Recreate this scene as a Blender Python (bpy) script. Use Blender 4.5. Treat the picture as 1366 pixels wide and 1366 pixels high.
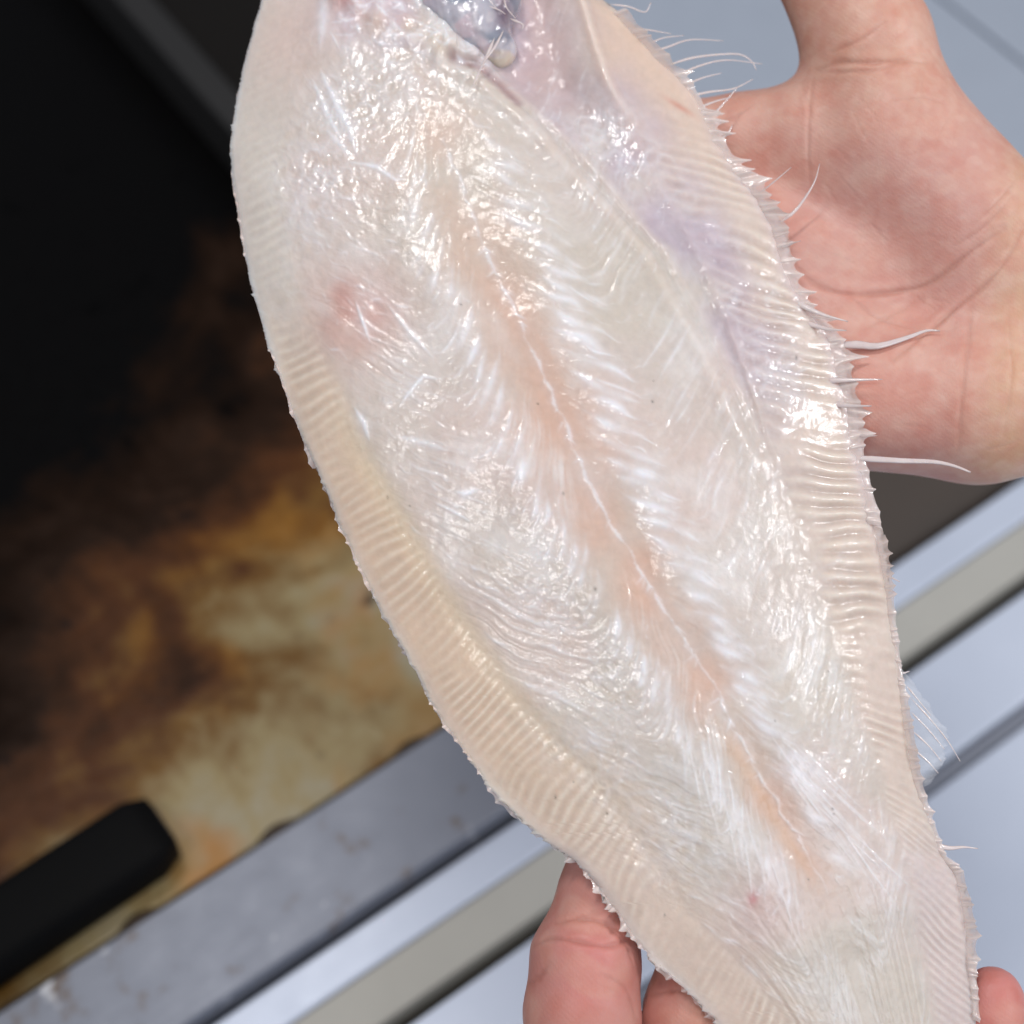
import bpy, math, random
import numpy as np
from mathutils import Vector, Matrix

for o in list(bpy.data.objects):
    bpy.data.objects.remove(o)
scene = bpy.context.scene
col = scene.collection
random.seed(7)
rng = np.random.default_rng(7)

# ------------------------------------------------------------------ camera
PITCH = 57.0          # degrees below the horizontal
CAM_H = 0.66          # metres above the griddle plate
SENS = 0.6            # sensor width / focal length
D0 = 0.443            # metres from lens to the middle of the fish
cam_d = bpy.data.cameras.new('camera')
cam = bpy.data.objects.new('camera', cam_d)
col.objects.link(cam)
cam_d.sensor_width = 36.0
cam_d.lens = 60.0
cam_d.clip_start = 0.01
cam_d.clip_end = 50.0
cam.location = (0, 0, CAM_H)
cam.rotation_euler = (math.radians(90 - PITCH), 0, 0)
cam_d.dof.use_dof = True
cam_d.dof.focus_distance = D0
cam_d.dof.aperture_fstop = 7.5
scene.camera = cam
scene.render.resolution_x = 1024
scene.render.resolution_y = 1024

# ------------------------------------------------------------------ light
world = bpy.data.worlds.new('World')
scene.world = world
world.use_nodes = True
bg = world.node_tree.nodes['Background']
bg.inputs[0].default_value = (0.80, 0.87, 1.0, 1)
bg.inputs[1].default_value = 0.40


def area(name, loc, target, sx, sy, power, color):
    d = bpy.data.lights.new(name, 'AREA')
    d.shape = 'RECTANGLE'
    d.size = sx
    d.size_y = sy
    d.energy = power
    d.color = color
    o = bpy.data.objects.new(name, d)
    o.location = loc
    o.rotation_euler = (Vector(target) - Vector(loc)).to_track_quat('-Z', 'Y').to_euler()
    col.objects.link(o)
    return o


area('overhead_lamp', (-0.30, 0.62, 1.9), (0.03, 0.25, 0.2), 0.5, 0.12, 10.5, (1.0, 0.98, 0.96))
area('overhead_lamp', (1.45, 0.12, 1.55), (0.03, 0.25, 0.2), 0.5, 0.12, 15, (0.97, 0.98, 1.0))
area('overhead_lamp', (-0.40, -0.45, 1.9), (0.03, 0.25, 0.2), 0.5, 0.12, 6, (1.0, 0.98, 0.96))  # added lamp, put in to raise glints on the lower left flesh
area('window_lamp', (0.9, -1.1, 1.5), (0.1, 0.25, 0.2), 0.8, 0.8, 6.5, (0.88, 0.93, 1.0))

scene.view_settings.view_transform = 'Standard'
scene.view_settings.look = 'None'
scene.view_settings.exposure = -0.10
scene.view_settings.gamma = 1.0

# ------------------------------------------------------------------ helpers
th = math.radians(90 - PITCH)
RC = np.array([[1, 0, 0], [0, math.cos(th), -math.sin(th)], [0, math.sin(th), math.cos(th)]])
CAMP = np.array([0, 0, CAM_H])


def to_world(P):
    return np.asarray(P) @ RC.T + CAMP


def hit(px, py, z=0.0):
    d = RC @ np.array([(px - 683) / 1366 * SENS, -(py - 683) / 1366 * SENS, -1.0])
    return CAMP + d * ((z - CAM_H) / d[2])


def lin(c):
    c = np.asarray(c, float) / 255.0
    return np.where(c <= 0.04045, c / 12.92, ((c + 0.055) / 1.055) ** 2.4)


def smooth(a, b, x):
    t = np.clip((x - a) / (b - a), 0, 1)
    return t * t * (3 - 2 * t)


def tag(o, label=None, cat=None, kind=None, group=None):
    if label: o['label'] = label
    if cat: o['category'] = cat
    if kind: o['kind'] = kind
    if group: o['group'] = group
    return o


def empty(name, loc):
    o = bpy.data.objects.new(name, None)
    o.location = Vector(loc)
    o.empty_display_size = 0.01
    col.objects.link(o)
    return o


def mesh_obj(name, V, Fs, mat, parent=None, shade=True, loc=None, colors=None, extra=None):
    """V world-space vertices; Fs (n,4) or (n,3) int array or list of tuples."""
    V = np.asarray(V, float)
    if parent is not None:
        base = np.array(parent.location) if parent.parent is None else np.array(parent.location) + np.array(parent.parent.location)
        off = base
        loc_o = (0, 0, 0)
        if loc is not None:
            off = np.asarray(loc, float)
            loc_o = off - base
    else:
        off = np.asarray(loc if loc is not None else V.mean(0), float)
        loc_o = off
    me = bpy.data.meshes.new(name)
    Vl = (V - off).astype(np.float32)
    if isinstance(Fs, np.ndarray):
        n, k = Fs.shape
        me.vertices.add(len(Vl))
        me.vertices.foreach_set('co', Vl.ravel())
        me.loops.add(n * k)
        me.loops.foreach_set('vertex_index', Fs.astype(np.int32).ravel())
        me.polygons.add(n)
        me.polygons.foreach_set('loop_start', np.arange(0, n * k, k, dtype=np.int32))
        me.update(calc_edges=True)
        me.validate()
    else:
        me.from_pydata([tuple(v) for v in Vl], [], [tuple(f) for f in Fs])
        me.update()
    if shade:
        me.polygons.foreach_set('use_smooth', np.ones(len(me.polygons), bool))
    if colors is not None:
        a = me.color_attributes.new('Col', 'FLOAT_COLOR', 'POINT')
        c4 = np.ones((len(Vl), 4), np.float32)
        c4[:, :3] = colors
        a.data.foreach_set('color', c4.ravel())
    if extra:
        for k2, arr in extra.items():
            a = me.attributes.new(k2, 'FLOAT', 'POINT')
            a.data.foreach_set('value', np.asarray(arr, np.float32).ravel())
    me.materials.append(mat)
    o = bpy.data.objects.new(name, me)
    col.objects.link(o)
    o.location = Vector(loc_o)
    if parent is not None:
        o.parent = parent
    return o


class NT:
    """small node-tree writer"""
    def __init__(self, name):
        self.m = bpy.data.materials.new(name)
        self.m.use_nodes = True
        self.t = self.m.node_tree
        self.p = self.t.nodes['Principled BSDF']

    def n(self, typ, **kw):
        x = self.t.nodes.new(typ)
        for k, v in kw.items():
            setattr(x, k, v)
        return x

    def l(self, a, b):
        self.t.links.new(a, b)

    def noise(self, vec, scale, detail=4, rough=0.55, dist=0.0):
        x = self.n('ShaderNodeTexNoise')
        x.inputs['Scale'].default_value = scale
        x.inputs['Detail'].default_value = detail
        x.inputs['Roughness'].default_value = rough
        x.inputs['Distortion'].default_value = dist
        if vec is not None: self.l(vec, x.inputs['Vector'])
        return x.outputs['Fac']

    def coord(self, scale=(1, 1, 1), rot=(0, 0, 0)):
        c = self.n('ShaderNodeTexCoord')
        mp = self.n('ShaderNodeMapping')
        mp.inputs['Scale'].default_value = scale
        mp.inputs['Rotation'].default_value = rot
        self.l(c.outputs['Object'], mp.inputs['Vector'])
        return mp.outputs['Vector']

    def ramp(self, fac, stops, interp='LINEAR'):
        r = self.n('ShaderNodeValToRGB')
        r.color_ramp.interpolation = interp
        els = r.color_ramp.elements
        while len(els) < len(stops): els.new(0.5)
        for e, (p, c) in zip(els, stops):
            e.position = p
            e.color = (*c, 1) if len(c) == 3 else c
        self.l(fac, r.inputs['Fac'])
        return r.outputs['Color']

    def mathn(self, op, a, b=None, c=None, clamp=False):
        x = self.n('ShaderNodeMath', operation=op, use_clamp=clamp)
        for i, v in enumerate((a, b, c)):
            if v is None: continue
            if isinstance(v, (int, float)): x.inputs[i].default_value = v
            else: self.l(v, x.inputs[i])
        return x.outputs[0]

    def mix(self, fac, a, b, blend='MIX'):
        x = self.n('ShaderNodeMix', data_type='RGBA', blend_type=blend)
        for i, v in ((0, fac), (6, a), (7, b)):
            if isinstance(v, (int, float)): x.inputs[i].default_value = v
            elif isinstance(v, (tuple, list)): x.inputs[i].default_value = (*v, 1)
            else: self.l(v, x.inputs[i])
        return x.outputs[2]

    def bump(self, h, strength, dist, prev=None):
        b = self.n('ShaderNodeBump')
        b.inputs['Strength'].default_value = strength
        b.inputs['Distance'].default_value = dist
        self.l(h, b.inputs['Height'])
        if prev is not None: self.l(prev, b.inputs['Normal'])
        return b.outputs['Normal']

    def set(self, **kw):
        for k, v in kw.items():
            s = self.p.inputs[k.replace('_', ' ')]
            if isinstance(v, (int, float)): s.default_value = v
            elif isinstance(v, (tuple, list)): s.default_value = (*v, 1) if len(v) == 3 and s.type == 'RGBA' else v
            else: self.l(v, s)
        return self


# ------------------------------------------------------------------ counter frame
PA = hit(0, 1345)
PB = hit(588, 968)
E1 = PB - PA
E1[2] = 0
E1 /= np.linalg.norm(E1)
E2 = np.array([-E1[1], E1[0], 0])
E3 = np.array([0, 0, 1.0])


def bof(pts, z=0.0):
    return float(np.mean([(hit(x, y, z) - PA) @ E2 for x, y in pts]))


def aof(pts, z=0.0):
    return float(np.mean([(hit(x, y, z) - PA) @ E1 for x, y in pts]))


ROTZ = math.atan2(E1[1], E1[0])


def counter_mesh(name, prof, a0, a1, mat, parent=None, bevel=0.0, rows=1):
    """extrude a closed (b,z) profile along the counter's front direction; object axes = counter axes"""
    n = len(prof)
    V, F = [], []
    for i in range(rows + 1):
        a = a0 + (a1 - a0) * i / rows
        V += [(a, b, z) for b, z in prof]
    for i in range(rows):
        for j in range(n):
            k = (j + 1) % n
            F.append((i * n + j, (i + 1) * n + j, (i + 1) * n + k, i * n + k))
    F.append(tuple(range(n)))
    F.append(tuple(rows * n + j for j in range(n))[::-1])
    me = bpy.data.meshes.new(name)
    me.from_pydata(V, [], F)
    me.update()
    me.materials.append(mat)
    o = bpy.data.objects.new(name, me)
    col.objects.link(o)
    if parent is None:
        o.location = Vector(PA)
        o.rotation_euler = (0, 0, ROTZ)
    else:
        o.parent = parent
    if bevel:
        bv = o.modifiers.new('bevel', 'BEVEL')
        bv.width = bevel
        bv.segments = 3
        bv.limit_method = 'ANGLE'
    return o


def box_prof(b0, b1, z0, z1):
    return [(b0, z0), (b1, z0), (b1, z1), (b0, z1)]


# ---- materials of the counter
def mat_griddle():
    m = NT('seasoned griddle steel')
    v = m.coord()
    sep = m.n('ShaderNodeSeparateXYZ'); m.l(v, sep.inputs[0])
    x, y = sep.outputs[0], sep.outputs[1]
    big = m.noise(v, 9, 5, 0.6, 0.6)
    mid = m.noise(v, 26, 5, 0.6, 0.8)
    fine = m.noise(v, 120, 4, 0.6)
    streak = m.noise(m.coord((1.0, 0.35, 1)), 40, 4, 0.6, 0.5)
    # burnt layer grows with distance from the scraped front edge
    g = m.mathn('MULTIPLY', y, 3.5)
    g = m.mathn('ADD', m.mathn('MULTIPLY_ADD', x, -1.9, g), 0.335)
    g = m.mathn('MULTIPLY_ADD', m.mathn('SUBTRACT', big, 0.5), 1.1, g)
    g = m.mathn('MULTIPLY_ADD', m.mathn('SUBTRACT', mid, 0.5), 0.38, g)
    g = m.mathn('MULTIPLY_ADD', m.mathn('SUBTRACT', streak, 0.5), 0.25, g)
    c = m.ramp(g, [(0.0, lin((158, 152, 134))), (0.16, lin((150, 132, 92))), (0.30, lin((112, 78, 30))),
                   (0.42, lin((78, 42, 12))), (0.60, lin((38, 22, 11))), (0.85, lin((6, 5, 5)))])
    # amber oil varnish patches
    am = m.noise(v, 17, 3, 0.5, 0.4)
    c = m.mix(m.mathn('MULTIPLY', m.ramp(am, [(0.50, (0, 0, 0)), (0.66, (0.82, 0.82, 0.82))]), m.ramp(g, [(0.05, (1, 1, 1)), (0.5, (0, 0, 0))])), c, tuple(lin((164, 104, 8))))
    # carbon spots
    cs = m.noise(v, 33, 2, 0.5, 0.2)
    c = m.mix(m.ramp(cs, [(0.66, (0, 0, 0)), (0.72, (0.9, 0.9, 0.9))]), c, m.mix(1.0, c, (0.16, 0.12, 0.11), 'MULTIPLY'))
    r = m.ramp(fine, [(0.3, (0.32,) * 3), (0.7, (0.55,) * 3)])
    m.set(Base_Color=c, Roughness=r, Metallic=0.0, Specular_IOR_Level=m.ramp(g, [(0.2, (0.3,) * 3), (0.7, (0.05,) * 3)]),
          Normal=m.bump(m.mix(0.5, mid, fine), 0.35, 0.002))
    return m.m


def mat_steel(name, colr, rough, metallic, stain=0.0, brush=(2, 60, 60)):
    m = NT(name)
    v = m.coord()
    br = m.noise(m.coord(brush), 30, 4, 0.6)
    sp = m.noise(v, 60, 4, 0.6)
    bl = m.noise(v, 11, 3, 0.5)
    c = m.mix(m.mathn('MULTIPLY', bl, 0.35), tuple(colr), tuple(np.asarray(colr) * 0.8))
    c = m.mix(m.mathn('MULTIPLY', br, 0.22), c, tuple(np.asarray(colr) * 0.7))
    if stain:
        s = m.ramp(sp, [(0.60, (0, 0, 0)), (0.72, (stain,) * 3)])
        c = m.mix(s, c, tuple(lin((112, 92, 72))))
        s2 = m.ramp(m.noise(v, 75, 2, 0.5), [(0.68, (0, 0, 0)), (0.75, (stain,) * 3)])
        c = m.mix(s2, c, tuple(lin((225, 225, 228))))
    r = m.ramp(m.mix(0.5, br, sp), [(0.3, (max(rough - 0.08, 0.05),) * 3), (0.7, (rough + 0.12,) * 3)])
    m.set(Base_Color=c, Roughness=r, Metallic=metallic, Normal=m.bump(br, 0.12, 0.0004))
    return m.m


def mat_plain(name, colr, rough=0.5, metallic=0.0, noise=0.25, scale=40):
    m = NT(name)
    f = m.noise(m.coord(), scale, 4, 0.6)
    c = m.mix(m.mathn('MULTIPLY', f, noise * 2), tuple(colr), tuple(np.asarray(colr) * 0.55))
    m.set(Base_Color=c, Roughness=rough, Metallic=metallic, Normal=m.bump(f, 0.15, 0.0006))
    return m.m


M_grid = mat_griddle()
M_rail = mat_steel('worn rail steel', lin((138, 141, 151)), 0.52, 0.45, stain=0.8)
M_white = mat_steel('pale blue steel', lin((208, 215, 230)), 0.45, 0.15)
M_tan = mat_plain('warm grey trim', lin((176, 172, 162)), 0.5, 0.0, 0.12)
M_dark = mat_plain('dark brown steel', lin((58, 42, 28)), 0.55, 0.0, 0.3)
M_soot = mat_plain('soot black steel', lin((22, 18, 15)), 0.7, 0.0, 0.3)
M_soot.node_tree.nodes['Principled BSDF'].inputs['Specular IOR Level'].default_value = 0.15
M_gap = mat_plain('dark seam', lin((70, 64, 52)), 0.7)
M_top = mat_steel('worktop steel', lin((186, 193, 205)), 0.45, 0.4)
M_wall = mat_plain('sooty splash steel', lin((28, 25, 23)), 0.65, 0.0, 0.3)
M_black = mat_plain('black handle plastic', lin((5, 4, 4)), 0.7, 0.0, 0.3)
M_black.node_tree.nodes['Principled BSDF'].inputs['Specular IOR Level'].default_value = 0.12

# ---- griddle
A_END = 0.300
gr = empty('griddle', PA)
gr.rotation_euler = (0, 0, ROTZ)
tag(gr, 'brown and black stained flat griddle with pale scraped front edge', 'griddle')
counter_mesh('plate', box_prof(0.0, 0.62, -0.02, 0.0), -0.55, A_END, M_grid, gr)
b_rl = bof([(246, 1366), (678, 1077)], 0.003)
counter_mesh('front_rail', [(b_rl, -0.03), (-0.0025, -0.03), (-0.0025, 0.0035), (b_rl, 0.003)], -0.55, 0.330, M_rail, gr, 0.0012)
# carbonised grease line in the seam between plate and rail: an uneven bead
V, F = [], []
NS = 260
for i in range(NS + 1):
    a = -0.3 + (A_END + 0.3) * i / NS
    n1 = 0.5 + 0.5 * math.sin(a * 61 + 1.3 * math.sin(a * 23)) * math.sin(a * 147 + 2)
    w = 0.0015 + 0.0045 * max(0, n1) ** 2
    hgt = 0.0008 + 0.0014 * n1
    for j in range(6):
        q = j / 5.0
        V.append((a, -0.003 + w * q, 0.0036 * (1 - q) ** 2 + hgt * math.sin(math.pi * q) + 0.0003))
for i in range(NS):
    for j in range(5):
        F.append((i * 6 + j, (i + 1) * 6 + j, (i + 1) * 6 + j + 1, i * 6 + j + 1))
me = bpy.data.meshes.new('grease_bead'); me.from_pydata(V, [], F); me.update(); me.materials.append(M_dark)
o = bpy.data.objects.new('grease_bead', me); col.objects.link(o); o.parent = gr
# right-hand splash wall
sw = counter_mesh('splash_wall', box_prof(0.004, 0.62, -0.02, 0.035), A_END + 0.001, A_END + 0.018, M_wall, gr, 0.002)

# ---- counter front: stepped strips below the rail
Z1, Z2 = -0.006, -0.018
b_w = bof([(373, 1366), (712, 1130), (1192, 830)], Z1)
b_t = bof([(505, 1366), (735, 1205), (1200, 886)], Z2)
b_bar = bof([(1243, 1040), (1366, 954)], Z2)
ct = counter_mesh('counter', box_prof(-0.75, 0.62, -0.90, -0.034), -0.6, 1.1, M_gap)
tag(ct, 'steel counter under the griddle with stepped front strips', 'counter', 'structure')
counter_mesh('ledge_strip', box_prof(b_w, b_rl - 0.0035, -0.033, Z1), -0.6, 1.1, M_white, ct, 0.0015)
counter_mesh('trim_strip', [(b_t, -0.033), (b_w - 0.0006, -0.033), (b_w - 0.0006, Z1 - 0.0015), (b_t, Z2)], -0.6, 1.1, M_tan, ct, 0.0008)
counter_mesh('front_panel', box_prof(b_bar + 0.004, b_t - 0.007, -0.033, Z2), -0.6, 1.1, M_white, ct, 0.0012)
counter_mesh('panel_seam', box_prof(b_bar - 0.004, b_bar + 0.0035, -0.033, Z2 - 0.004), -0.6, 1.1, M_rail, ct, 0.001)
counter_mesh('front_panel', box_prof(-0.70, b_bar - 0.0045, -0.033, Z2), -0.6, 1.1, M_white, ct, 0.0012)
# ---- neighbouring worktop and the dark channel before it
wt = counter_mesh('worktop', box_prof(0.006, 0.62, -0.033, 0.0), 0.500, 0.700, M_top)
wt.data.name = 'worktop'
tag(wt, 'blue grey brushed steel worktop right of the griddle', 'worktop', 'structure')
bvm = wt.modifiers.new('bevel', 'BEVEL'); bvm.width = 0.003; bvm.segments = 3
wt2 = counter_mesh('worktop_panel', box_prof(0.006, 0.62, -0.033, 0.0), 0.7018, 1.1, M_top, wt, 0.0015)
wt2.location = (0, 0, 0)
counter_mesh('dark_panel', box_prof(0.006, 0.62, -0.033, -0.012), 0.322, 0.498, M_soot, wt, 0.002)
counter_mesh('channel', [(b_rl, -0.032), (0.005, -0.032), (0.005, -0.004), (b_rl + 0.002, -0.022)], 0.334, 1.1, M_dark, wt)  # dark brown strip between the rail line and the worktop

# ---- black bar handle lying on the plate
hz = 0.024
h_c = [hit(x, y, 0.018) for x, y in ((190, 1072), (258, 1146))]
a_end = float(np.mean([(p - PA) @ E1 for p in h_c]))
b_hi = bof([(0, 1165), (190, 1072)], 0.02)
b_lo = bof([(258, 1150), (0, 1318)], 0.012)


def handle():
    root = empty('bar_handle', PA + E1 * (a_end - 0.1) + E2 * (b_hi + b_lo) / 2 + np.array([0, 0, 0.0005]))
    root.rotation_euler = (0, 0, ROTZ + 0.03)
    tag(root, 'thick black rounded bar handle lying on the griddle corner', 'handle')
    w = (b_hi - b_lo) / 2 * 0.92
    L = 0.1
    secs = []
    NA = 28
    for i in range(40):
        a = -0.26 + (L + 0.26) * i / 39
        d = L - a
        s = 1.0 if d > 0.010 else math.sqrt(max(0.0, 1 - ((0.010 - d) / 0.010) ** 2)) * 0.22 + 0.78
        ring = []
        for j in range(NA):
            t = 2 * math.pi * j / NA
            ex = 0.42
            cy = math.copysign(abs(math.cos(t)) ** ex, math.cos(t)) * w * s
            cz = math.copysign(abs(math.sin(t)) ** ex, math.sin(t)) * 0.013 * s
            ring.append((a, cy, 0.0131 + cz))
        secs.append(ring)
    V = [p for r in secs for p in r]
    F = []
    for i in range(39):
        for j in range(NA):
            k = (j + 1) % NA
            F.append((i * NA + j, (i + 1) * NA + j, (i + 1) * NA + k, i * NA + k))
    F.append(tuple(range(NA)))
    F.append(tuple(39 * NA + j for j in range(NA))[::-1])
    me = bpy.data.meshes.new('grip'); me.from_pydata(V, [], F); me.update()
    me.polygons.foreach_set('use_smooth', np.ones(len(me.polygons), bool))
    me.materials.append(M_black)
    g = bpy.data.objects.new('grip', me); col.objects.link(g); g.parent = root
    # end cap: slightly sunken brown plug
    V = [(L - 0.002 + 0.0028, math.copysign(abs(math.cos(t)) ** .5, math.cos(t)) * w * .62, 0.0131 + math.copysign(abs(math.sin(t)) ** .5, math.sin(t)) * 0.0075)
         for t in [2 * math.pi * j / 24 for j in range(24)]]
    V += [(x - 0.004, y, z) for x, y, z in V]
    F = [tuple(range(24))] + [(j, j + 24, (j + 1) % 24 + 24, (j + 1) % 24) for j in range(24)]
    me = bpy.data.meshes.new('end_cap'); me.from_pydata(V, [], F); me.update(); me.materials.append(M_dark)
    g = bpy.data.objects.new('end_cap', me); col.objects.link(g); g.parent = root


handle()

# ------------------------------------------------------------------ fish: frame
TILT = math.tan(math.radians(11))   # top of the fish leans away from the lens


def fish_pts(px, py, h):
    """photo pixel + height above the fish's mid plane (m) -> world points"""
    px = np.asarray(px, float); py = np.asarray(py, float)
    kx = (px - 683) / 1366 * SENS
    ky = -(py - 683) / 1366 * SENS
    bend = 0.010 * ((py - 640) / 700.0) ** 2 + 0.006 * ((px - 720) / 400.0) ** 2
    d = (D0 + bend) / (1 - TILT * ky)
    P = np.stack([kx * d, ky * d, -d], -1)
    nrm = np.array([0, TILT, 1.0]); nrm /= np.linalg.norm(nrm)
    P = P + nrm * np.asarray(h, float)[..., None]
    return P


def FW(px, py, h):
    return to_world(fish_pts(px, py, h))


K_M = D0 * SENS / 1366     # metres per pixel at the fish


def curve(pts):
    pts = np.array(pts, float)
    return pts[:, 1], pts[:, 0]


YL, XL = curve([(440, -170), (400, -130), (365, -60), (350, 0), (338, 40), (325, 90), (315, 140), (309, 190), (310, 240), (318, 280), (326, 330), (334, 375), (347, 420), (362, 470), (380, 520), (398, 570), (418, 615), (437, 655), (453, 698), (470, 735), (487, 772), (505, 808), (527, 845), (552, 890), (575, 935), (590, 962), (610, 988), (633, 1020), (657, 1055), (690, 1087), (720, 1115), (745, 1133), (765, 1144), (785, 1165), (805, 1190), (825, 1220), (850, 1255), (880, 1290), (910, 1315), (940, 1345), (960, 1366), (1005, 1420), (1060, 1480), (1110, 1530)])
YR, XR = curve([(640, -170), (700, -130), (760, -60), (800, 0), (832, 20), (860, 50), (885, 80), (905, 102), (930, 130), (950, 160), (962, 190), (975, 210), (1000, 245), (1020, 265), (1035, 290), (1045, 310), (1052, 345), (1065, 385), (1088, 420), (1112, 440), (1124, 470), (1130, 510), (1143, 555), (1150, 610), (1158, 640), (1170, 690), (1179, 740), (1186, 790), (1193, 840), (1202, 900), (1210, 960), (1224, 1040), (1240, 1090), (1253, 1125), (1258, 1140), (1280, 1165), (1288, 1200), (1295, 1245), (1297, 1290), (1303, 1330), (1305, 1366), (1300, 1430), (1285, 1490), (1262, 1530)])
YC, XC = curve([(520, -170), (525, -60), (532, 0), (548, 60), (568, 120), (592, 190), (606, 240), (632, 310), (660, 375), (700, 455), (745, 565), (790, 670), (840, 750), (880, 815), (930, 890), (965, 960), (1005, 1030), (1050, 1105), (1095, 1180), (1125, 1260), (1155, 1366), (1175, 1450), (1190, 1530)])
YLI, XLI = curve([(455, -170), (440, -60), (428, 0), (398, 100), (382, 190), (380, 290), (394, 370), (424, 450), (455, 530), (490, 620), (538, 700), (583, 780), (642, 870), (692, 940), (745, 993), (800, 1045), (835, 1100), (880, 1160), (930, 1230), (1000, 1300), (1050, 1366), (1090, 1450), (1130, 1530)])
YRI, XRI = curve([(610, -170), (700, -60), (770, 0), (786, 60), (808, 130), (846, 180), (880, 250), (920, 320), (958, 400), (985, 480), (1010, 560), (1042, 650), (1070, 720), (1090, 790), (1110, 850), (1132, 920), (1160, 1000), (1180, 1080), (1195, 1110), (1215, 1200), (1235, 1300), (1245, 1366), (1245, 1450), (1245, 1530)])


def smooth_curve(Y, Xs, sig):
    yy = np.arange(-230, 1601.0)
    xx = np.interp(yy, Y, Xs)
    lo = xx[0] + (Xs[1] - Xs[0]) / (Y[1] - Y[0]) * np.minimum(0, yy - Y[0])
    hi = (Xs[-1] - Xs[-2]) / (Y[-1] - Y[-2]) * np.maximum(0, yy - Y[-1])
    xx = np.where(yy < Y[0], lo, xx + hi)
    k = np.exp(-0.5 * (np.arange(-40, 41) / sig) ** 2); k /= k.sum()
    xp = np.pad(xx, 40, mode='reflect', reflect_type='odd')
    xx = np.convolve(xp, k, 'same')[40:-40]
    return yy, xx


CV = {n: smooth_curve(y, x, s) for n, (y, x, s) in dict(L=(YL, XL, 5), R=(YR, XR, 4), C=(YC, XC, 14), LI=(YLI, XLI, 14), RI=(YRI, XRI, 12)).items()}


def cv(n, y):
    return np.interp(y, *CV[n])


# ---- rasters in photo pixels over the fish
RX0, RX1, RY0, RY1 = 260, 1360, -200, 1560
RW, RH = RX1 - RX0, RY1 - RY0
YY, XX = np.mgrid[RY0:RY1, RX0:RX1].astype(np.float32)


def gnoise(sx, sy=None, seed=0, shape=None):
    shape = shape or (RH, RW)
    sy = sy or sx
    r = np.random.default_rng(seed).standard_normal(shape).astype(np.float32)
    fy = np.fft.fftfreq(shape[0])[:, None]
    fx = np.fft.rfftfreq(shape[1])[None, :]
    g = np.exp(-2 * (math.pi ** 2) * ((fx * sx) ** 2 + (fy * sy) ** 2))
    o = np.fft.irfft2(np.fft.rfft2(r) * g, s=shape)
    return (o / o.std()).astype(np.float32)


def lookup(img, y, x):
    h, w = img.shape
    y0 = np.floor(y).astype(int); x0 = np.floor(x).astype(int)
    fy = (y - y0).astype(np.float32); fx = (x - x0).astype(np.float32)
    a = img[y0 % h, x0 % w]; b = img[y0 % h, (x0 + 1) % w]
    c = img[(y0 + 1) % h, x0 % w]; d = img[(y0 + 1) % h, (x0 + 1) % w]
    return (a * (1 - fx) + b * fx) * (1 - fy) + (c * (1 - fx) + d * fx) * fy


def blob(x, y, sx, sy, ang=0.0):
    c, s = math.cos(ang), math.sin(ang)
    dx, dy = XX - x, YY - y
    return np.exp(-(((dx * c + dy * s) / sx) ** 2 + ((-dx * s + dy * c) / sy) ** 2))


def polydist(pts, pad=80):
    """distance raster to a polyline, inf far away; also arclength fraction"""
    D = np.full((RH, RW), 1e6, np.float32)
    for (x0, y0), (x1, y1) in zip(pts[:-1], pts[1:]):
        ax0 = int(max(RX0, min(x0, x1) - pad)); ax1 = int(min(RX1, max(x0, x1) + pad))
        ay0 = int(max(RY0, min(y0, y1) - pad)); ay1 = int(min(RY1, max(y0, y1) + pad))
        if ax1 <= ax0 or ay1 <= ay0: continue
        sl = (slice(ay0 - RY0, ay1 - RY0), slice(ax0 - RX0, ax1 - RX0))
        px, py = XX[sl] - x0, YY[sl] - y0
        dx, dy = x1 - x0, y1 - y0
        t = np.clip((px * dx + py * dy) / (dx * dx + dy * dy + 1e-9), 0, 1)
        D[sl] = np.minimum(D[sl], np.hypot(px - t * dx, py - t * dy))
    return D


def splat(img, xs, ys, rad, val):
    for x, y, r, v in zip(xs, ys, rad, val):
        R_ = int(r * 2.6) + 2
        ix, iy = int(x) - RX0, int(y) - RY0
        if ix - R_ < 0 or iy - R_ < 0 or ix + R_ >= RW or iy + R_ >= RH: continue
        sl = (slice(iy - R_, iy + R_ + 1), slice(ix - R_, ix + R_ + 1))
        d2 = (XX[sl] - x) ** 2 + (YY[sl] - y) ** 2
        img[sl] = np.maximum(img[sl], v * np.exp(-d2 / (r * r)))


Lx, Rx, Cx, LIx, RIx = [cv(n, YY) for n in ('L', 'R', 'C', 'LI', 'RI')]
left = XX < Cx
uL = (Cx - XX) / (Cx - LIx)
uR = (XX - Cx) / (RIx - Cx)
u = np.where(left, uL, uR).astype(np.float32)           # 0 at the spine, 1 at the fin muscle
bL = (LIx - XX) / (LIx - Lx)
bR = (XX - RIx) / (Rx - RIx)
b = np.clip(np.where(left, bL, bR), -9, 1.2).astype(np.float32)
inb = b > 0
dxs = XX - Cx                                            # px from the spine
tail = smooth(1050, 1330, YY)
headf = smooth(160, 30, YY)

# chevron (muscle segment) coordinate: myomeres dip away from the spine then rise again
gl = 185 * np.sin(np.clip(u / 0.50, 0, 1) * math.pi / 2) - 105 * np.clip((u - 0.45) / 0.55, 0, 1.3) ** 1.3
gr_ = 78 * np.clip(u / 0.5, 0, 1) - 170 * np.clip((u - 0.42) / 0.58, 0, 1.3) ** 1.2
gg = np.where(left, gl, gr_)
wob = gnoise(40, seed=3) * 9 + gnoise(12, seed=4) * 3.2
Mph = YY - gg + wob
side_off = np.where(left, 0, 900)

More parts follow.
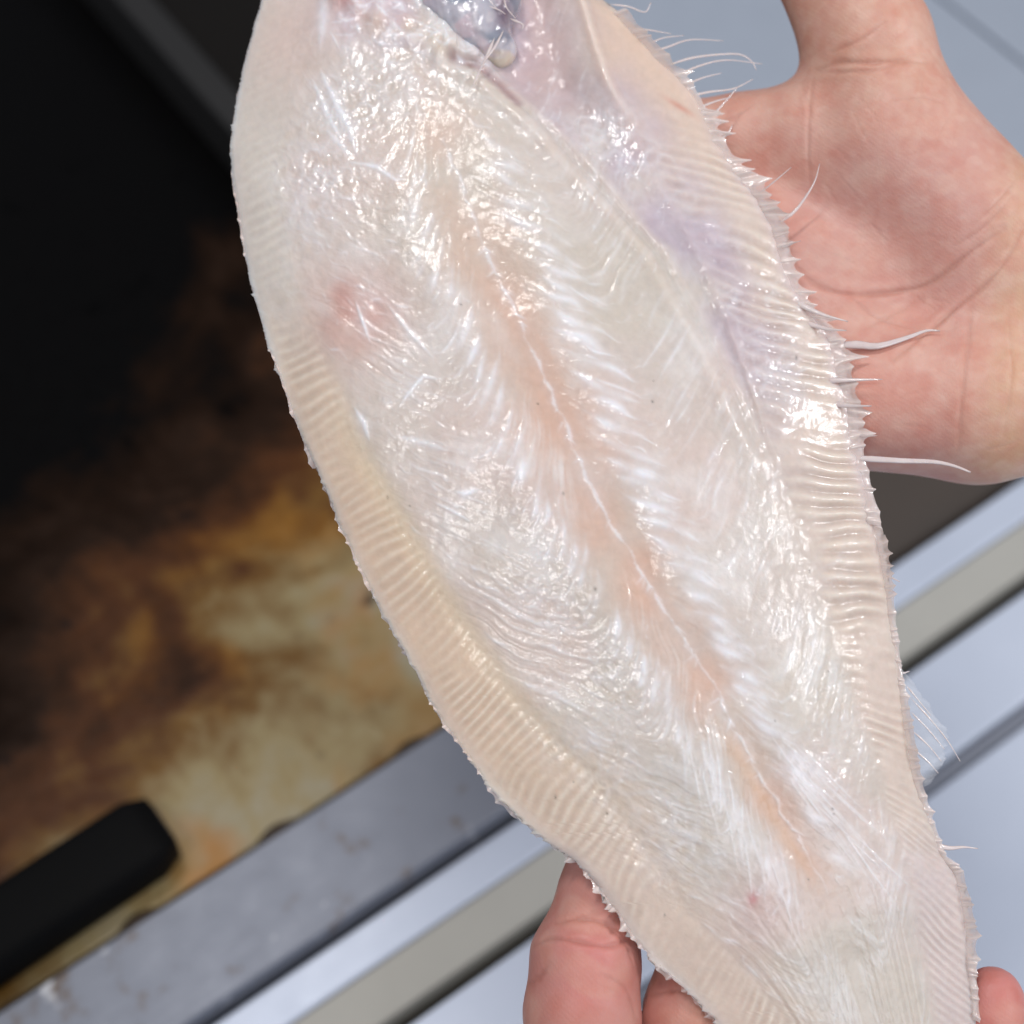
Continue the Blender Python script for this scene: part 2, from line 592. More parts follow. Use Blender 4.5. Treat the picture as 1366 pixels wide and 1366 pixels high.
# --- base thickness (mm)
T = (0.55 + 0.45 * smooth(1380, 900, YY)) * (0.8 + 0.2 * smooth(0, 250, YY))
uc = np.clip(u, 0, 1)
bc = np.clip(b, 0, 1)
wd = np.where(inb, 0.72 + 0.28 * bc, 0.72 * uc)        # one dome from spine to fin edge
Hh = T * (0.5 + 9.0 * (1 - wd ** 2.4))
gd = np.where(left, np.abs(XX - LIx), np.abs(XX - RIx))
Hh -= 0.35 * np.exp(-(gd / 16) ** 2) * (0.2 + 0.8 * smooth(300, 500, YY)) * (1 - 0.6 * tail)
# spine trough and muscle shoulders
Hh -= 1.0 * np.exp(-(dxs / 40) ** 2) * smooth(150, 300, YY) * (1 - 0.35 * tail)
Hh += 0.5 * np.exp(-((np.abs(dxs) - 85) / 40) ** 2) * smooth(150, 300, YY) * (1 - tail)

# --- right hand side: crease where the belly muscle ends, loose violet skin up to the band
crease_pts = [(606, 94), (640, 104), (668, 128), (720, 172), (790, 250), (850, 318), (872, 340), (905, 400), (950, 480), (985, 555), (1010, 610)]
dcr = polydist(crease_pts, 120)
ycr = np.array([p[1] for p in crease_pts]); xcr = np.array([p[0] for p in crease_pts])
xc_at = np.interp(YY, ycr, xcr)
loose = smooth(0, 26, XX - xc_at) * smooth(660, 520, YY) * smooth(70, 110, YY) * (b < 0.12)
Hh -= 1.7 * loose * smooth(1.0, 0.6, uc * 0 + np.clip((XX - xc_at) / (RIx - xc_at + 1), 0, 1))
Hh -= 2.3 * np.exp(-(dcr / 8.0) ** 2) * smooth(680, 540, YY) * (0.45 + 0.55 * smooth(420, 330, YY))
Hh += 0.9 * np.exp(-((dcr - 18) / 10.0) ** 2) * smooth(640, 540, YY) * (XX < xc_at + 5)
# belly cavity at the top: deeper hollow beside the crease, closed by the flap of the band
cav = smooth(0, 55, XX - (600 + (YY - 60) * 0.95)) * smooth(4, -60, XX - RIx) * smooth(205, 110, YY)
Hh -= 5.5 * cav
flap = np.exp(-((XX - RIx - 4) / 9) ** 2) * smooth(200, 110, YY)
Hh += 1.5 * flap

ridge_h = np.exp(-(polydist([(440, -20), (470, 20), (505, 46), (560, 64), (596, 74)]) / 17) ** 2)
Hh += ridge_h * (1.5 + 0.5 * gnoise(9, seed=71))
head_t = smooth(120, 60, YY + 0.25 * (560 - XX)) * smooth(440, 470, XX) * smooth(720, 690, XX)
Hh += head_t * (0.35 * gnoise(12, seed=72) + 0.14 * gnoise(5, seed=73) + 0.3 * (1 - np.abs(gnoise(8, seed=77))))
# --- band ribs
arcL = np.concatenate([[0], np.cumsum(np.hypot(np.diff(CV['L'][1]), 1.0))])
arcR = np.concatenate([[0], np.cumsum(np.hypot(np.diff(CV['R'][1]), 1.0))])
qL = np.interp(YY, [0, 400, 700, 900, 1050, 1200, 1400], [0.35, 0.45, 0.7, 1.1, 1.7, 2.1, 2.2])
qR = np.interp(YY, [0, 200, 330, 600, 850, 1000, 1150, 1400], [0.25, 0.25, 0.18, 0.06, 0.12, 0.35, 0.62, 0.9])
CV['LS'] = smooth_curve(YL, XL, 26)
CV['RS'] = smooth_curve(YR, XR, 26)
yeL = YY.astype(np.float64).copy(); yeR = yeL.copy()
qyL = ([0, 400, 700, 900, 1050, 1200, 1400], [0.35, 0.45, 0.62, 0.9, 1.4, 1.9, 2.0])
qyR = ([0, 200, 330, 600, 850, 1000, 1150, 1400], [0.25, 0.25, 0.18, 0.06, 0.12, 0.35, 0.62, 0.8])
for it in range(7):
    m_ = np.interp(yeL, *qyL); f_ = yeL - YY - m_ * (XX - cv('LS', yeL))
    yeL = np.clip(yeL - f_ / (1 + m_ * np.clip(cv('LS', yeL + 6) - cv('LS', yeL - 6), 0, 40) / 12), -220, 1590)
    m_ = np.interp(yeR, *qyR); f_ = yeR - YY - m_ * (cv('RS', yeR) - XX)
    yeR = np.clip(yeR - 0.8 * f_ / (1 - np.clip(m_ * (cv('RS', yeR + 6) - cv('RS', yeR - 6)) / 12, -1, 0.6)), -220, 1590)
jit = gnoise(20, seed=11) * 3.0 + gnoise(60, seed=10) * 6.0
phL = (np.interp(yeL, CV['L'][0], arcL) + jit) / 15.5
perR = np.interp(YY, [0, 250, 500, 900, 1100, 1300], [19, 20, 23, 21, 16, 14])
phR = np.interp(yeR, CV['R'][0], np.concatenate([[0], np.cumsum(np.hypot(np.diff(CV['R'][1]), 1.0) / np.interp(CV['R'][0][1:], [0, 250, 500, 900, 1100, 1300], [19, 20, 23, 21, 16, 14]))])) + jit / perR
ph = np.where(left, phL, phR)
rib = 0.5 + 0.5 * np.cos(2 * math.pi * ph)
rib_amp = np.where(left,
                   smooth(-0.12, 0.22, b) * smooth(1.02, 0.7, b) * np.interp(YY, [0, 250, 420, 900, 1100, 1400], [0.15, 0.5, 0.75, 0.85, 0.9, 0.85]),
                   smooth(-0.10, 0.18, b) * smooth(1.02, 0.78, b) * np.interp(YY, [0, 140, 230, 420, 900, 1080, 1400], [0.0, 0.2, 0.9, 1.2, 0.9, 0.5, 0.3]))
rib_amp = rib_amp * np.clip(0.75 + 0.35 * gnoise(40, seed=12) + 0.25 * gnoise(14, seed=13), 0.1, 1.6)
Hh += rib_amp * (rib - 0.5) * np.where(left, 0.32, 0.62)

# --- muscle grain and relief
fimg = gnoise(13, 1.3, seed=21, shape=(2048, 1024))
fimg2 = gnoise(20, 3.4, seed=22, shape=(2048, 1024))
acr = np.abs(dxs) + 0.6 * np.abs(gg)
fib = lookup(fimg, Mph * 1.0 + side_off, acr)
fib2 = lookup(fimg2, Mph * 1.0 + side_off + 300, acr)
segper = 31.0
seg = 0.5 + 0.5 * np.cos(2 * math.pi * Mph / segper)
mus = smooth(1.05, 0.9, u) * smooth(0.04, 0.12, u)
pat = smooth(-0.4, 1.2, gnoise(38, seed=23)) 
Hh += mus * ((0.010 + 0.024 * pat) * fib + (0.008 + 0.026 * pat) * fib2 + 0.04 * (seg - 0.5)) * (1 - 0.5 * tail) * (1 - 0.6 * headf) * (1 - 0.55 * smooth(0.3, 0.55, u) * smooth(500, 620, YY) * (~left)) * (1 - 0.6 * blob(610, 220, 110, 140, 0.0))
# tail: fine long rays running towards the tail
timg = gnoise(1.8, 60, seed=24, shape=(2048, 2048))
tr_u = np.where(left, -uL, uR)
trn = lookup(timg, YY + 400, tr_u * 150 + 700)
Hh += 0.07 * trn * tail * smooth(0.02, 0.1, u) * smooth(1.02, 0.85, u)
# soft lumps
Hh += 0.30 * gnoise(26, seed=31) * smooth(1.1, 0.9, b + 0.0 * u) + 0.04 * gnoise(9, seed=32)

# --- patches where the wet connective skin is torn into glittering film
film = (1.2 * blob(1035, 470, 34, 70, -0.3) + 0.9 * blob(800, 190, 40, 70, -0.6) + blob(440, 200, 60, 90, 0.5) + 0.7 * blob(410, 290, 50, 60) + blob(1000, 440, 45, 130, -0.35) + 0.8 * blob(860, 230, 40, 90, -0.6)
        + 0.9 * blob(800, 1030, 90, 40, 0.6) + 0.9 * blob(900, 1110, 60, 60, 0.6) + 0.8 * blob(730, 790, 45, 90, -0.2) + 0.8 * blob(820, 920, 60, 60, 0.4)
        + 0.8 * blob(960, 960, 45, 60, 0.5) + 0.6 * blob(1060, 1030, 40, 60, -0.5) + 0.5 * blob(380, 420, 40, 60) + 0.6 * blob(560, 130, 130, 50, 0.2) + 0.9 * blob(560, 40, 120, 55, 0.2)
        + 0.5 * blob(1110, 760, 30, 60, -0.3) + 0.5 * blob(1200, 1160, 50, 60, 0.3))
film = np.clip(film, 0, 1) * (1 - 0.6 * np.exp(-(dxs / 60) ** 2) * smooth(300, 420, YY)) * (0.55 + 0.45 * smooth(-0.6, 0.8, gnoise(16, seed=41)))
film_n = gnoise(2.6, seed=42) * 0.5 + gnoise(5.5, seed=43) * 0.8
ridge = 1 - np.abs(gnoise(6, seed=44)); ridge2 = 1 - np.abs(gnoise(3.2, seed=45))
ridge3 = 1 - np.abs(gnoise(1.9, seed=48))
Hh += film * (0.03 * film_n + 0.09 * np.clip(ridge, -1, 1) + 0.10 * np.clip(ridge2, -1, 1) + 0.045 * np.clip(ridge3, -1, 1))
wg = 0.8 * smooth(0.3, 1.6, gnoise(13, seed=49)) * smooth(0.5, 0.0, b) * (1 - 0.75 * np.exp(-(dxs / 70) ** 2)) * np.where(left, 1.0, 0.6) * (1 - 0.5 * blob(610, 220, 110, 140, 0.0))
Hh += wg * (0.062 * np.clip(ridge2, -1, 1) + 0.036 * np.clip(ridge3, -1, 1))
wet = gnoise(4.0, seed=46) * 0.028 + gnoise(2.0, seed=47) * 0.016
Hh += wet * (1 - 0.5 * smooth(0.0, 0.3, b))

# --- white connective fibres following the chevrons
WH = np.zeros((RH, RW), np.float32)
r2 = np.random.default_rng(5)


def chev_g(leftside, uu):
    if leftside:
        return 185 * np.sin(np.clip(uu / 0.50, 0, 1) * math.pi / 2) - 105 * np.clip((uu - 0.45) / 0.55, 0, 1.3) ** 1.3
    return 78 * np.clip(uu / 0.5, 0, 1) - 170 * np.clip((uu - 0.42) / 0.58, 0, 1.3) ** 1.2


def fibre(leftside, y0, u0, u1, rad, val, wig=2.0):
    n = 70
    uu = np.linspace(u0, u1, n)
    ys = y0 + chev_g(leftside, uu)
    c = cv('C', ys)
    xs = c - uu * (c - cv('LI', ys)) if leftside else c + uu * (cv('RI', ys) - c)
    w1 = r2.uniform(0, 6); f1 = r2.uniform(4, 9)
    xs = xs + wig * np.sin(np.linspace(0, f1, n) + w1)
    ys = ys + wig * np.cos(np.linspace(0, f1, n) * 1.3 + w1)
    tp = np.sin(np.linspace(0.06, math.pi - 0.03, n)) ** 0.8
    gate = 0.65 + 0.35 * np.sin(np.linspace(0, r2.uniform(5, 16), n) + r2.uniform(0, 6))
    # resample densely
    m = max(8, int(np.hypot(np.diff(xs), np.diff(ys)).sum() / 1.2))
    q = np.linspace(0, n - 1, m)
    f = lambda a: np.interp(q, np.arange(n), a)
    splat(WH, f(xs), f(ys), np.maximum(0.9, rad * f(tp)), val * f(tp) * f(gate))


y = 170.0
while y < 1120:
    fade = np.interp(y, [170, 300, 450, 900, 1120], [0.45, 0.75, 1.0, 0.8, 0.5])
    # comb of fibres on both shoulders of the pink mid band
    fibre(False, y + r2.uniform(-5, 5), r2.uniform(0.11, 0.16), r2.uniform(0.34, 0.46), r2.uniform(4.4, 6.0), fade * r2.uniform(0.75, 1.0))
    fibre(False, y + r2.uniform(-9, 9), r2.uniform(0.15, 0.25), r2.uniform(0.35, 0.5), r2.uniform(1.4, 2.4), fade * r2.uniform(0.4, 0.8))
    fibre(False, y + r2.uniform(-12, 12), r2.uniform(0.40, 0.6), r2.uniform(0.65, 0.9), r2.uniform(1.2, 2.6), fade * r2.uniform(0.2, 0.55))
    fibre(True, y + r2.uniform(-6, 6) - 40, r2.uniform(0.17, 0.22), r2.uniform(0.36, 0.44), r2.uniform(3.6, 5.2), fade * r2.uniform(0.6, 1.0))
    fibre(True, y + r2.uniform(-9, 9) - 25, r2.uniform(0.2, 0.3), r2.uniform(0.40, 0.55), r2.uniform(1.2, 2.2), fade * r2.uniform(0.4, 0.8))
    fibre(True, y + r2.uniform(-12, 12) - 25, r2.uniform(0.45, 0.6), r2.uniform(0.65, 0.95), r2.uniform(1.2, 2.6), fade * r2.uniform(0.2, 0.55))
    y += 27 + r2.uniform(-4, 4)
for i in range(520):
    ls = r2.random() < 0.5
    u0 = r2.uniform(0.12, 0.9)
    fibre(ls, r2.uniform(60, 1230), u0, u0 + r2.uniform(0.03, 0.15), r2.uniform(0.9, 2.4), r2.uniform(0.12, 0.55), 2.0)


def stroke(pts, rad, val):
    pts = np.array(pts, float)
    s = np.concatenate([[0], np.cumsum(np.hypot(*np.diff(pts, axis=0).T))])
    m = int(s[-1] / 1.2) + 3
    q = np.linspace(0, s[-1], m)
    tp = np.sin(np.linspace(0.12, math.pi - 0.12, m)) ** 0.6
    splat(WH, np.interp(q, s, pts[:, 0]), np.interp(q, s, pts[:, 1]), np.maximum(0.9, rad * tp), val * tp)


for pts, rr, vv in [
    ([(478, 415), (487, 440), (497, 468)], 2.4, 0.9), ([(520, 420), (548, 455), (580, 490)], 3.0, 0.6), ([(476, 552), (488, 572), (495, 594)], 3.4, 0.95),
    ([(535, 552), (552, 530), (567, 514), (590, 518)], 2.4, 0.9), ([(430, 105), (450, 150), (470, 190), (480, 225)], 4, 0.85), ([(420, 120), (440, 165), (462, 210)], 3, 0.7),
    ([(470, 232), (505, 240), (530, 258), (545, 258)], 3, 0.8), ([(432, 0), (434, 40), (430, 80)], 6, 0.55), ([(608, 664), (620, 668), (640, 662)], 4, 0.95),
    ([(582, 678), (610, 692), (628, 703)], 2.2, 0.7), ([(530, 590), (570, 600), (600, 612)], 4.0, 0.55), ([(470, 225), (455, 205), (440, 190)], 4, 0.6)]:
    stroke(pts, rr, vv)
for i in range(90):
    x0, y0 = r2.uniform(440, 660), r2.uniform(-10, 95)
    a = r2.normal(0.35, 0.6); ln = r2.uniform(8, 34)
    stroke([(x0, y0), (x0 + math.cos(a) * ln * 0.5 + r2.normal(0, 3), y0 + math.sin(a) * ln * 0.5 + r2.normal(0, 3)), (x0 + math.cos(a) * ln, y0 + math.sin(a) * ln)], r2.uniform(1.2, 3.2), r2.uniform(0.25, 0.8))
# white mid line, broken and slightly crooked
yy = np.arange(205, 1190, 1.0)
gate = np.clip(0.55 + 0.4 * np.sin(yy / 13.0 + 2.4 * np.sin(yy / 31.0)) + 0.35 * np.sin(yy / 5.1 + 1.7 * np.sin(yy / 17.0)) + r2.normal(0, 0.12, len(yy)), 0.05, 1) * np.interp(yy, [205, 300, 1000, 1190], [0.6, 1, 0.85, 0.3])
kn = np.convolve(r2.normal(0, 1, len(yy) + 40), np.exp(-0.5 * (np.arange(-20, 21) / 6.0) ** 2), 'valid')[:len(yy)]
splat(WH, cv('C', yy) + 0.55 * kn + r2.normal(0, 0.5, len(yy)), yy, 1.0 + 1.3 * gate, 0.15 + 0.5 * gate)
for i in range(70):
    y0 = r2.uniform(215, 1150); x0 = cv('C', y0); sg = r2.choice([-1, 1]); a = r2.uniform(0.5, 1.3); ln = r2.uniform(5, 22)
    t = np.linspace(0, 1, int(ln) + 3)
    splat(WH, x0 + sg * math.cos(a) * ln * t, y0 + math.sin(a) * ln * t, np.full(len(t), r2.uniform(0.9, 1.8)), r2.uniform(0.3, 0.8) * (1 - t))
# fan of fibres either side of the tail stalk
for i in range(70):
    y0 = r2.uniform(960, 1120)
    sgn = r2.choice([-1, 1])
    x0 = cv('C', y0) + sgn * r2.uniform(25, 80)
    ln = r2.uniform(40, 150)
    a = math.radians(62 + r2.uniform(-8, 8) + (14 if sgn < 0 else -12))
    n = int(ln / 1.3)
    t = np.linspace(0, 1, n)
    splat(WH, x0 + math.cos(a) * ln * t + sgn * 6 * t ** 2, y0 + math.sin(a) * ln * t, np.full(n, r2.uniform(0.9, 1.7)), r2.uniform(0.25, 0.7) * np.sin(t * math.pi))
inside = smooth(1.02, 0.9, b)
WH *= inside
def blur(img, sg):
    fy = np.fft.fftfreq(RH)[:, None]; fx = np.fft.rfftfreq(RW)[None, :]
    return np.fft.irfft2(np.fft.rfft2(img) * np.exp(-2 * math.pi ** 2 * sg * sg * (fx * fx + fy * fy)), s=(RH, RW)).astype(np.float32)
WS = blur(WH, 6.0)
Hh += 0.30 * WH

# --- colours
def c3(rgb):
    return lin(rgb).astype(np.float32)

def lay(base, rgb, mask):
    return base * (1 - mask[..., None]) + c3(rgb) * mask[..., None]

CO = np.broadcast_to(c3((219, 205, 195)), (RH, RW, 3)).copy()
CO = lay(CO, (214, 203, 188), 0.5 * smooth(-0.2, 1.2, gnoise(60, seed=51)))
CO = lay(CO, (228, 205, 196), 0.5 * smooth(0.0, 1.4, gnoise(50, seed=52)))
# pink red muscle beside the spine
pk = np.exp(-(np.abs(dxs + 4) / np.interp(YY, [200, 500, 900, 1100, 1200], [50, 62, 54, 34, 22])) ** 2.2) * np.interp(YY, [100, 240, 480, 950, 1150, 1230], [0.25, 0.5, 0.75, 0.85, 0.8, 0])
CO = lay(CO, (222, 182, 160), 1.0 * pk * (0.8 + 0.25 * gnoise(18, seed=53)).clip(0, 1.1))
# blood line just left of the tail's mid line
bl = np.exp(-((dxs + 13) / 13) ** 2) * smooth(960, 1010, YY) * smooth(1200, 1120, YY)
CO = lay(CO, (226, 182, 146), 0.5 * bl)
# cloudy white muscle segments
CO = lay(CO, (244, 240, 238), np.clip(mus * (0.04 + (0.02 + 0.12 * pat) * fib2 + (0.02 + 0.06 * pat) * fib + 0.05 * (seg - 0.5) + 0.12 * gnoise(24, seed=58) + 0.06 * gnoise(7, seed=59)), 0, 0.5))
# fin bands
mL = (smooth(-0.35 - 0.45 * smooth(850, 1100, YY), 0.30 + 0.25 * smooth(850, 1100, YY), b) * left)
CO = lay(CO, (226, 216, 205), mL * 0.8)
CO = lay(CO, (232, 203, 176), mL * np.interp(YY, [380, 520, 700, 1000, 1150, 1300], [0.0, 0.6, 0.85, 0.8, 0.55, 0.45]))
yel = np.exp(-((XX - LIx) / 22) ** 2) * np.interp(YY, [480, 640, 1000, 1150], [0, 0.22, 0.12, 0])
CO = lay(CO, (234, 208, 148), yel * left)
mR = smooth(-0.25, 0.25, b) * (~left)
CO = lay(CO, (228, 209, 196), mR * 0.85)
CO = lay(CO, (228, 200, 180), mR * smooth(300, 60, YY) * 0.8)
CO = lay(CO, (224, 208, 206), mR * smooth(1080, 1180, YY) * 0.7)
CO = lay(CO, (228, 206, 192), mL * smooth(1040, 1180, YY) * 0.7)
# ribs: opaque muscle pale, gaps translucent
gapm = (1 - rib) * np.clip(rib_amp, 0, 1.2)
CO = lay(CO, (184, 158, 138), np.clip(gapm * np.where(left, 0.17, 0.30), 0, 0.8))
CO = lay(CO, (240, 228, 212), np.clip(rib ** 3 * np.clip(rib_amp, 0, 1) * 0.4, 0, 0.8))
# violet translucent skin on the belly side
vio = smooth(-6, 30, XX - xc_at) * smooth(0.70, 0.10, b) * np.interp(YY, [60, 130, 450, 680], [0.35, 0.8, 0.9, 0.0]) * (~left)
vio = np.clip(vio * (0.75 + 0.3 * gnoise(16, seed=54)), 0, 1)
CO = lay(CO, (196, 178, 192), vio * 0.75)
edge = smooth(0.75, 1.0, b)
CO = lay(CO, (226, 205, 210), edge * (~left) * np.interp(YY, [150, 300, 640, 800], [0.2, 0.7, 0.6, 0]))
CO = lay(CO, (222, 208, 205), edge * left * 0.4)
# cavity wall and flesh round the opening
CO = lay(CO, (206, 176, 174), np.clip(cav, 0, 1) * 0.65)
CO = lay(CO, (204, 184, 194), 0.7 * head_t * smooth(-0.8, 0.8, gnoise(14, seed=74)))
CO = lay(CO, (228, 210, 190), np.clip(ridge_h * (0.7 + 0.3 * gnoise(8, seed=75)), 0, 0.9))
CO = lay(CO, (150, 88, 98), np.clip(np.exp(-(polydist([(606, 92), (640, 104), (664, 124), (690, 150)]) / 7) ** 2), 0, 1) * 0.55)  # dark red shadow painted into the crease below the gut remnant
CO = lay(CO, (214, 176, 184), 0.55 * blob(480, 20, 60, 45))
CO = lay(CO, (206, 130, 124), 0.6 * blob(468, 14, 18, 14))
CO = lay(CO, (222, 188, 178), 0.5 * blob(390, 60, 60, 80))
CO = lay(CO, (232, 212, 200), np.clip(flap, 0, 1) * 0.7)
# bruises
CO = lay(CO, (200, 128, 112), np.clip(0.62 * blob(472, 424, 42, 34, 0.3) * (0.85 + 0.3 * gnoise(10, seed=55)), 0, 1))
CO = lay(CO, (214, 160, 146), 0.45 * blob(485, 440, 62, 56))
CO = lay(CO, (205, 120, 122), 0.8 * blob(1000, 1198, 7, 10, 0.2))
CO = lay(CO, (220, 180, 175), 0.4 * blob(1000, 1215, 45, 60))
CO = lay(CO, (214, 140, 120), 0.6 * blob(905, 148, 20, 4, 0.5))
# fibres
CO = lay(CO, (246, 243, 246), np.clip(WS * 1.05, 0, 0.6))
CO = lay(CO, (252, 251, 255), np.clip(WH, 0, 1) * 0.85)
CO = lay(CO, (240, 238, 242), np.clip(film * np.clip(0.35 + 0.5 * ridge, 0, 1), 0, 1) * 0.5)
CO *= (1 + 0.015 * gnoise(3, seed=56) + 0.010 * gnoise(1.2, seed=57))[..., None]
# specks of grit
for i in range(26):
    sx_, sy_ = r2.uniform(450, 1150), r2.uniform(150, 1250)
    m_ = np.exp(-(((XX[int(sy_) - RY0 - 6:int(sy_) - RY0 + 7, int(sx_) - RX0 - 6:int(sx_) - RX0 + 7] - sx_) / r2.uniform(0.8, 1.6)) ** 2 + ((YY[int(sy_) - RY0 - 6:int(sy_) - RY0 + 7, int(sx_) - RX0 - 6:int(sx_) - RX0 + 7] - sy_) / r2.uniform(0.8, 2.6)) ** 2))
    sl = (slice(int(sy_) - RY0 - 6, int(sy_) - RY0 + 7), slice(int(sx_) - RX0 - 6, int(sx_) - RX0 + 7))
    CO[sl] = CO[sl] * (1 - 0.7 * m_[..., None]) + lin((70, 60, 52)) * 0.7 * m_[..., None]
CO = np.clip(CO * 0.89, 0.01, 0.90)

GL = np.clip(0.45 + 0.5 * film + 0.3 * WH - 0.25 * smooth(0.1, 0.5, b) * left - 0.45 * smooth(0.3, 0.55, u) * smooth(560, 660, YY) * smooth(1040, 950, YY) * (~left) * (b < 0.25) - 0.35 * blob(610, 210, 90, 130, 0.0), 0, 1)   # wetness

# --- the mesh: rows in y, columns between the (serrated) edges
STEP = 1.6
rows = np.arange(-170, 1530.1, STEP)
NCOL = 500


def teeth(rows, spacing, amp_fn, seed, w=5.0):
    r = np.random.default_rng(seed)
    off = np.zeros_like(rows)
    y = rows[0]
    while y < rows[-1]:
        A = amp_fn(y) * (r.uniform(0.0, 1.0) ** 2.2 * 0.85 + 0.08)
        ww = w * r.uniform(0.6, 2.0)
        sk = r.uniform(0.5, 1.8)
        t = (rows - y) / ww
        off = np.maximum(off, A * np.where(t < 0, np.clip(1 + t / sk, 0, 1), np.clip(1 - t * sk, 0, 1)) ** 1.5)
        y += spacing * r.uniform(0.6, 1.4)
    return off


tL = np.maximum(teeth(rows, 13, lambda y: np.interp(y, [0, 150, 400, 650, 900, 1100, 1250, 1366], [1, 3, 4, 7, 7, 11, 17, 11]), 61), teeth(rows, 8, lambda y: np.interp(y, [0, 400, 900, 1000, 1366], [1, 2, 3, 7, 7]), 63, 3.5))
tR = teeth(rows, 15, lambda y: np.interp(y, [0, 60, 150, 420, 560, 700, 1000, 1100, 1366], [3, 4, 4, 4, 4, 6, 5, 9, 9]), 62, 6.0)
EL = cv('L', rows) - tL + r2.normal(0, 0.5, len(rows))
ER = cv('R', rows) + tR + r2.normal(0, 0.5, len(rows))
tt = np.linspace(0, 1, NCOL)
# more columns near the two edges
tt = tt + 0.03 * np.sin(2 * math.pi * tt) * -1
PX = EL[:, None] + (ER - EL)[:, None] * tt[None, :]
PY = np.repeat(rows[:, None], NCOL, 1)
hv = lookup(Hh, PY - RY0, PX - RX0) * 0.001
# end caps: thickness falls to nothing
ecap = smooth(-170, -120, rows)[:, None] * smooth(1530, 1490, rows)[:, None]
hv = hv * ecap + 0.0002
ef = np.minimum(tt, 1 - tt)[None, :] * (ER - EL)[:, None]      # px from outline
hv *= smooth(-6, 5, ef)
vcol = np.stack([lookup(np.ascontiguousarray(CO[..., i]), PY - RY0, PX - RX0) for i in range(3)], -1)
vgl = lookup(GL.astype(np.float32), PY - RY0, PX - RX0)
nr = len(rows)
Vf = FW(PX, PY, hv).reshape(-1, 3)
idx = np.arange(nr * NCOL).reshape(nr, NCOL)
Ff = np.stack([idx[:-1, :-1], idx[1:, :-1], idx[1:, 1:], idx[:-1, 1:]], -1).reshape(-1, 4)
# back, coarser
ri = np.unique(np.concatenate([np.arange(0, nr, 6), [nr - 1]]))
ci = np.unique(np.concatenate([np.arange(0, NCOL, 8), [NCOL - 1]]))
bx, by = PX[np.ix_(ri, ci)], PY[np.ix_(ri, ci)]
tb = tt[ci][None, :]
hb = -(0.0006 + 0.0052 * np.sin(math.pi * tb) ** 1.3 * (ecap[ri]))
hb[:, 0] = hv[ri, 0]; hb[:, -1] = hv[ri, -1]
Vb = FW(bx, by, hb).reshape(-1, 3)
idb = np.arange(len(ri) * len(ci)).reshape(len(ri), len(ci)) + len(Vf)
Fb = np.stack([idb[:-1, :-1], idb[:-1, 1:], idb[1:, 1:], idb[1:, :-1]], -1).reshape(-1, 4)
Vall = np.concatenate([Vf, Vb])
Fall = np.concatenate([Ff, Fb])
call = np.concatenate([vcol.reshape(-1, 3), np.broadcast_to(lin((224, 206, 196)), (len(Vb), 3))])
gall = np.concatenate([vgl.ravel(), np.full(len(Vb), 0.5)])


def mat_flesh(name='wet fish flesh', sss=0.60, coat=0.85):
    m = NT(name)
    a = m.n('ShaderNodeAttribute', attribute_name='Col')
    g = m.n('ShaderNodeAttribute', attribute_name='wet')
    v = m.coord()
    n1 = m.noise(v, 900, 3, 0.6)
    n2 = m.noise(v, 330, 4, 0.6, 0.5)
    c = m.mix(m.mathn('MULTIPLY', n2, 0.07), a.outputs['Color'], (0.62, 0.52, 0.44), 'MULTIPLY')
    h = m.mathn('MULTIPLY_ADD', n1, 0.4, n2)
    rough = m.mathn('MULTIPLY_ADD', g.outputs['Fac'], -0.18, 0.42)
    cw = m.mathn('MULTIPLY_ADD', g.outputs['Fac'], 0.7, coat - 0.55, clamp=True)
    nb = m.bump(h, 0.28, 0.0005)
    m.set(Base_Color=c, Roughness=rough, Subsurface_Weight=sss, Subsurface_Radius=(0.0050, 0.0034, 0.0026), Subsurface_Scale=1.0,
          Specular_IOR_Level=0.25, Coat_Weight=cw, Coat_Roughness=0.045, Coat_IOR=1.42, Normal=nb)
    m.l(nb, m.p.inputs['Coat Normal'])
    return m.m


M_flesh = mat_flesh()
fish_base = FW(np.array([1186.0]), np.array([1530.0]), np.array([0.0]))[0]
fish = empty('flatfish', fish_base)
tag(fish, 'skinned pale flatfish held up by two hands, headless with ragged fins', 'fish')
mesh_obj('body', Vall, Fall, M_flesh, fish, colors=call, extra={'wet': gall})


# ---- fin rays standing out from the outline
def mat_ray():
    m = NT('translucent fin ray')
    f = m.noise(m.coord(), 300, 3, 0.6)
    c = m.mix(f, tuple(lin((236, 224, 220))), tuple(lin((216, 196, 192))))
    m.set(Base_Color=c, Roughness=0.25, Subsurface_Weight=0.3, Subsurface_Radius=(0.002, 0.0015, 0.001), Transmission_Weight=0.12,
          Coat_Weight=0.6, Coat_Roughness=0.08, Normal=m.bump(f, 0.4, 0.0004))
    return m.m


M_ray = mat_ray()


FN = RC @ (np.array([0, TILT, 1.0]) / math.hypot(1, TILT))


def tube(pts, radii, sides=8, flat=0.45):
    pts = np.asarray(pts, float)
    V, F = [], []
    up = FN
    n = len(pts)
    for i in range(n):
        d = pts[min(i + 1, n - 1)] - pts[max(i - 1, 0)]
        d /= np.linalg.norm(d) + 1e-12
        a = np.cross(d, up); a /= np.linalg.norm(a) + 1e-12
        c = np.cross(d, a)
        for j in range(sides):
            t = 2 * math.pi * j / sides
            V.append(pts[i] + radii[i] * (math.cos(t) * a + flat * math.sin(t) * c))
    for i in range(n - 1):
        for j in range(sides):
            k = (j + 1) % sides
            F.append((i * sides + j, i * sides + k, (i + 1) * sides + k, (i + 1) * sides + j))
    F.append(tuple(range(sides))); F.append(tuple((n - 1) * sides + j for j in range(sides))[::-1])
    return np.array(V), F


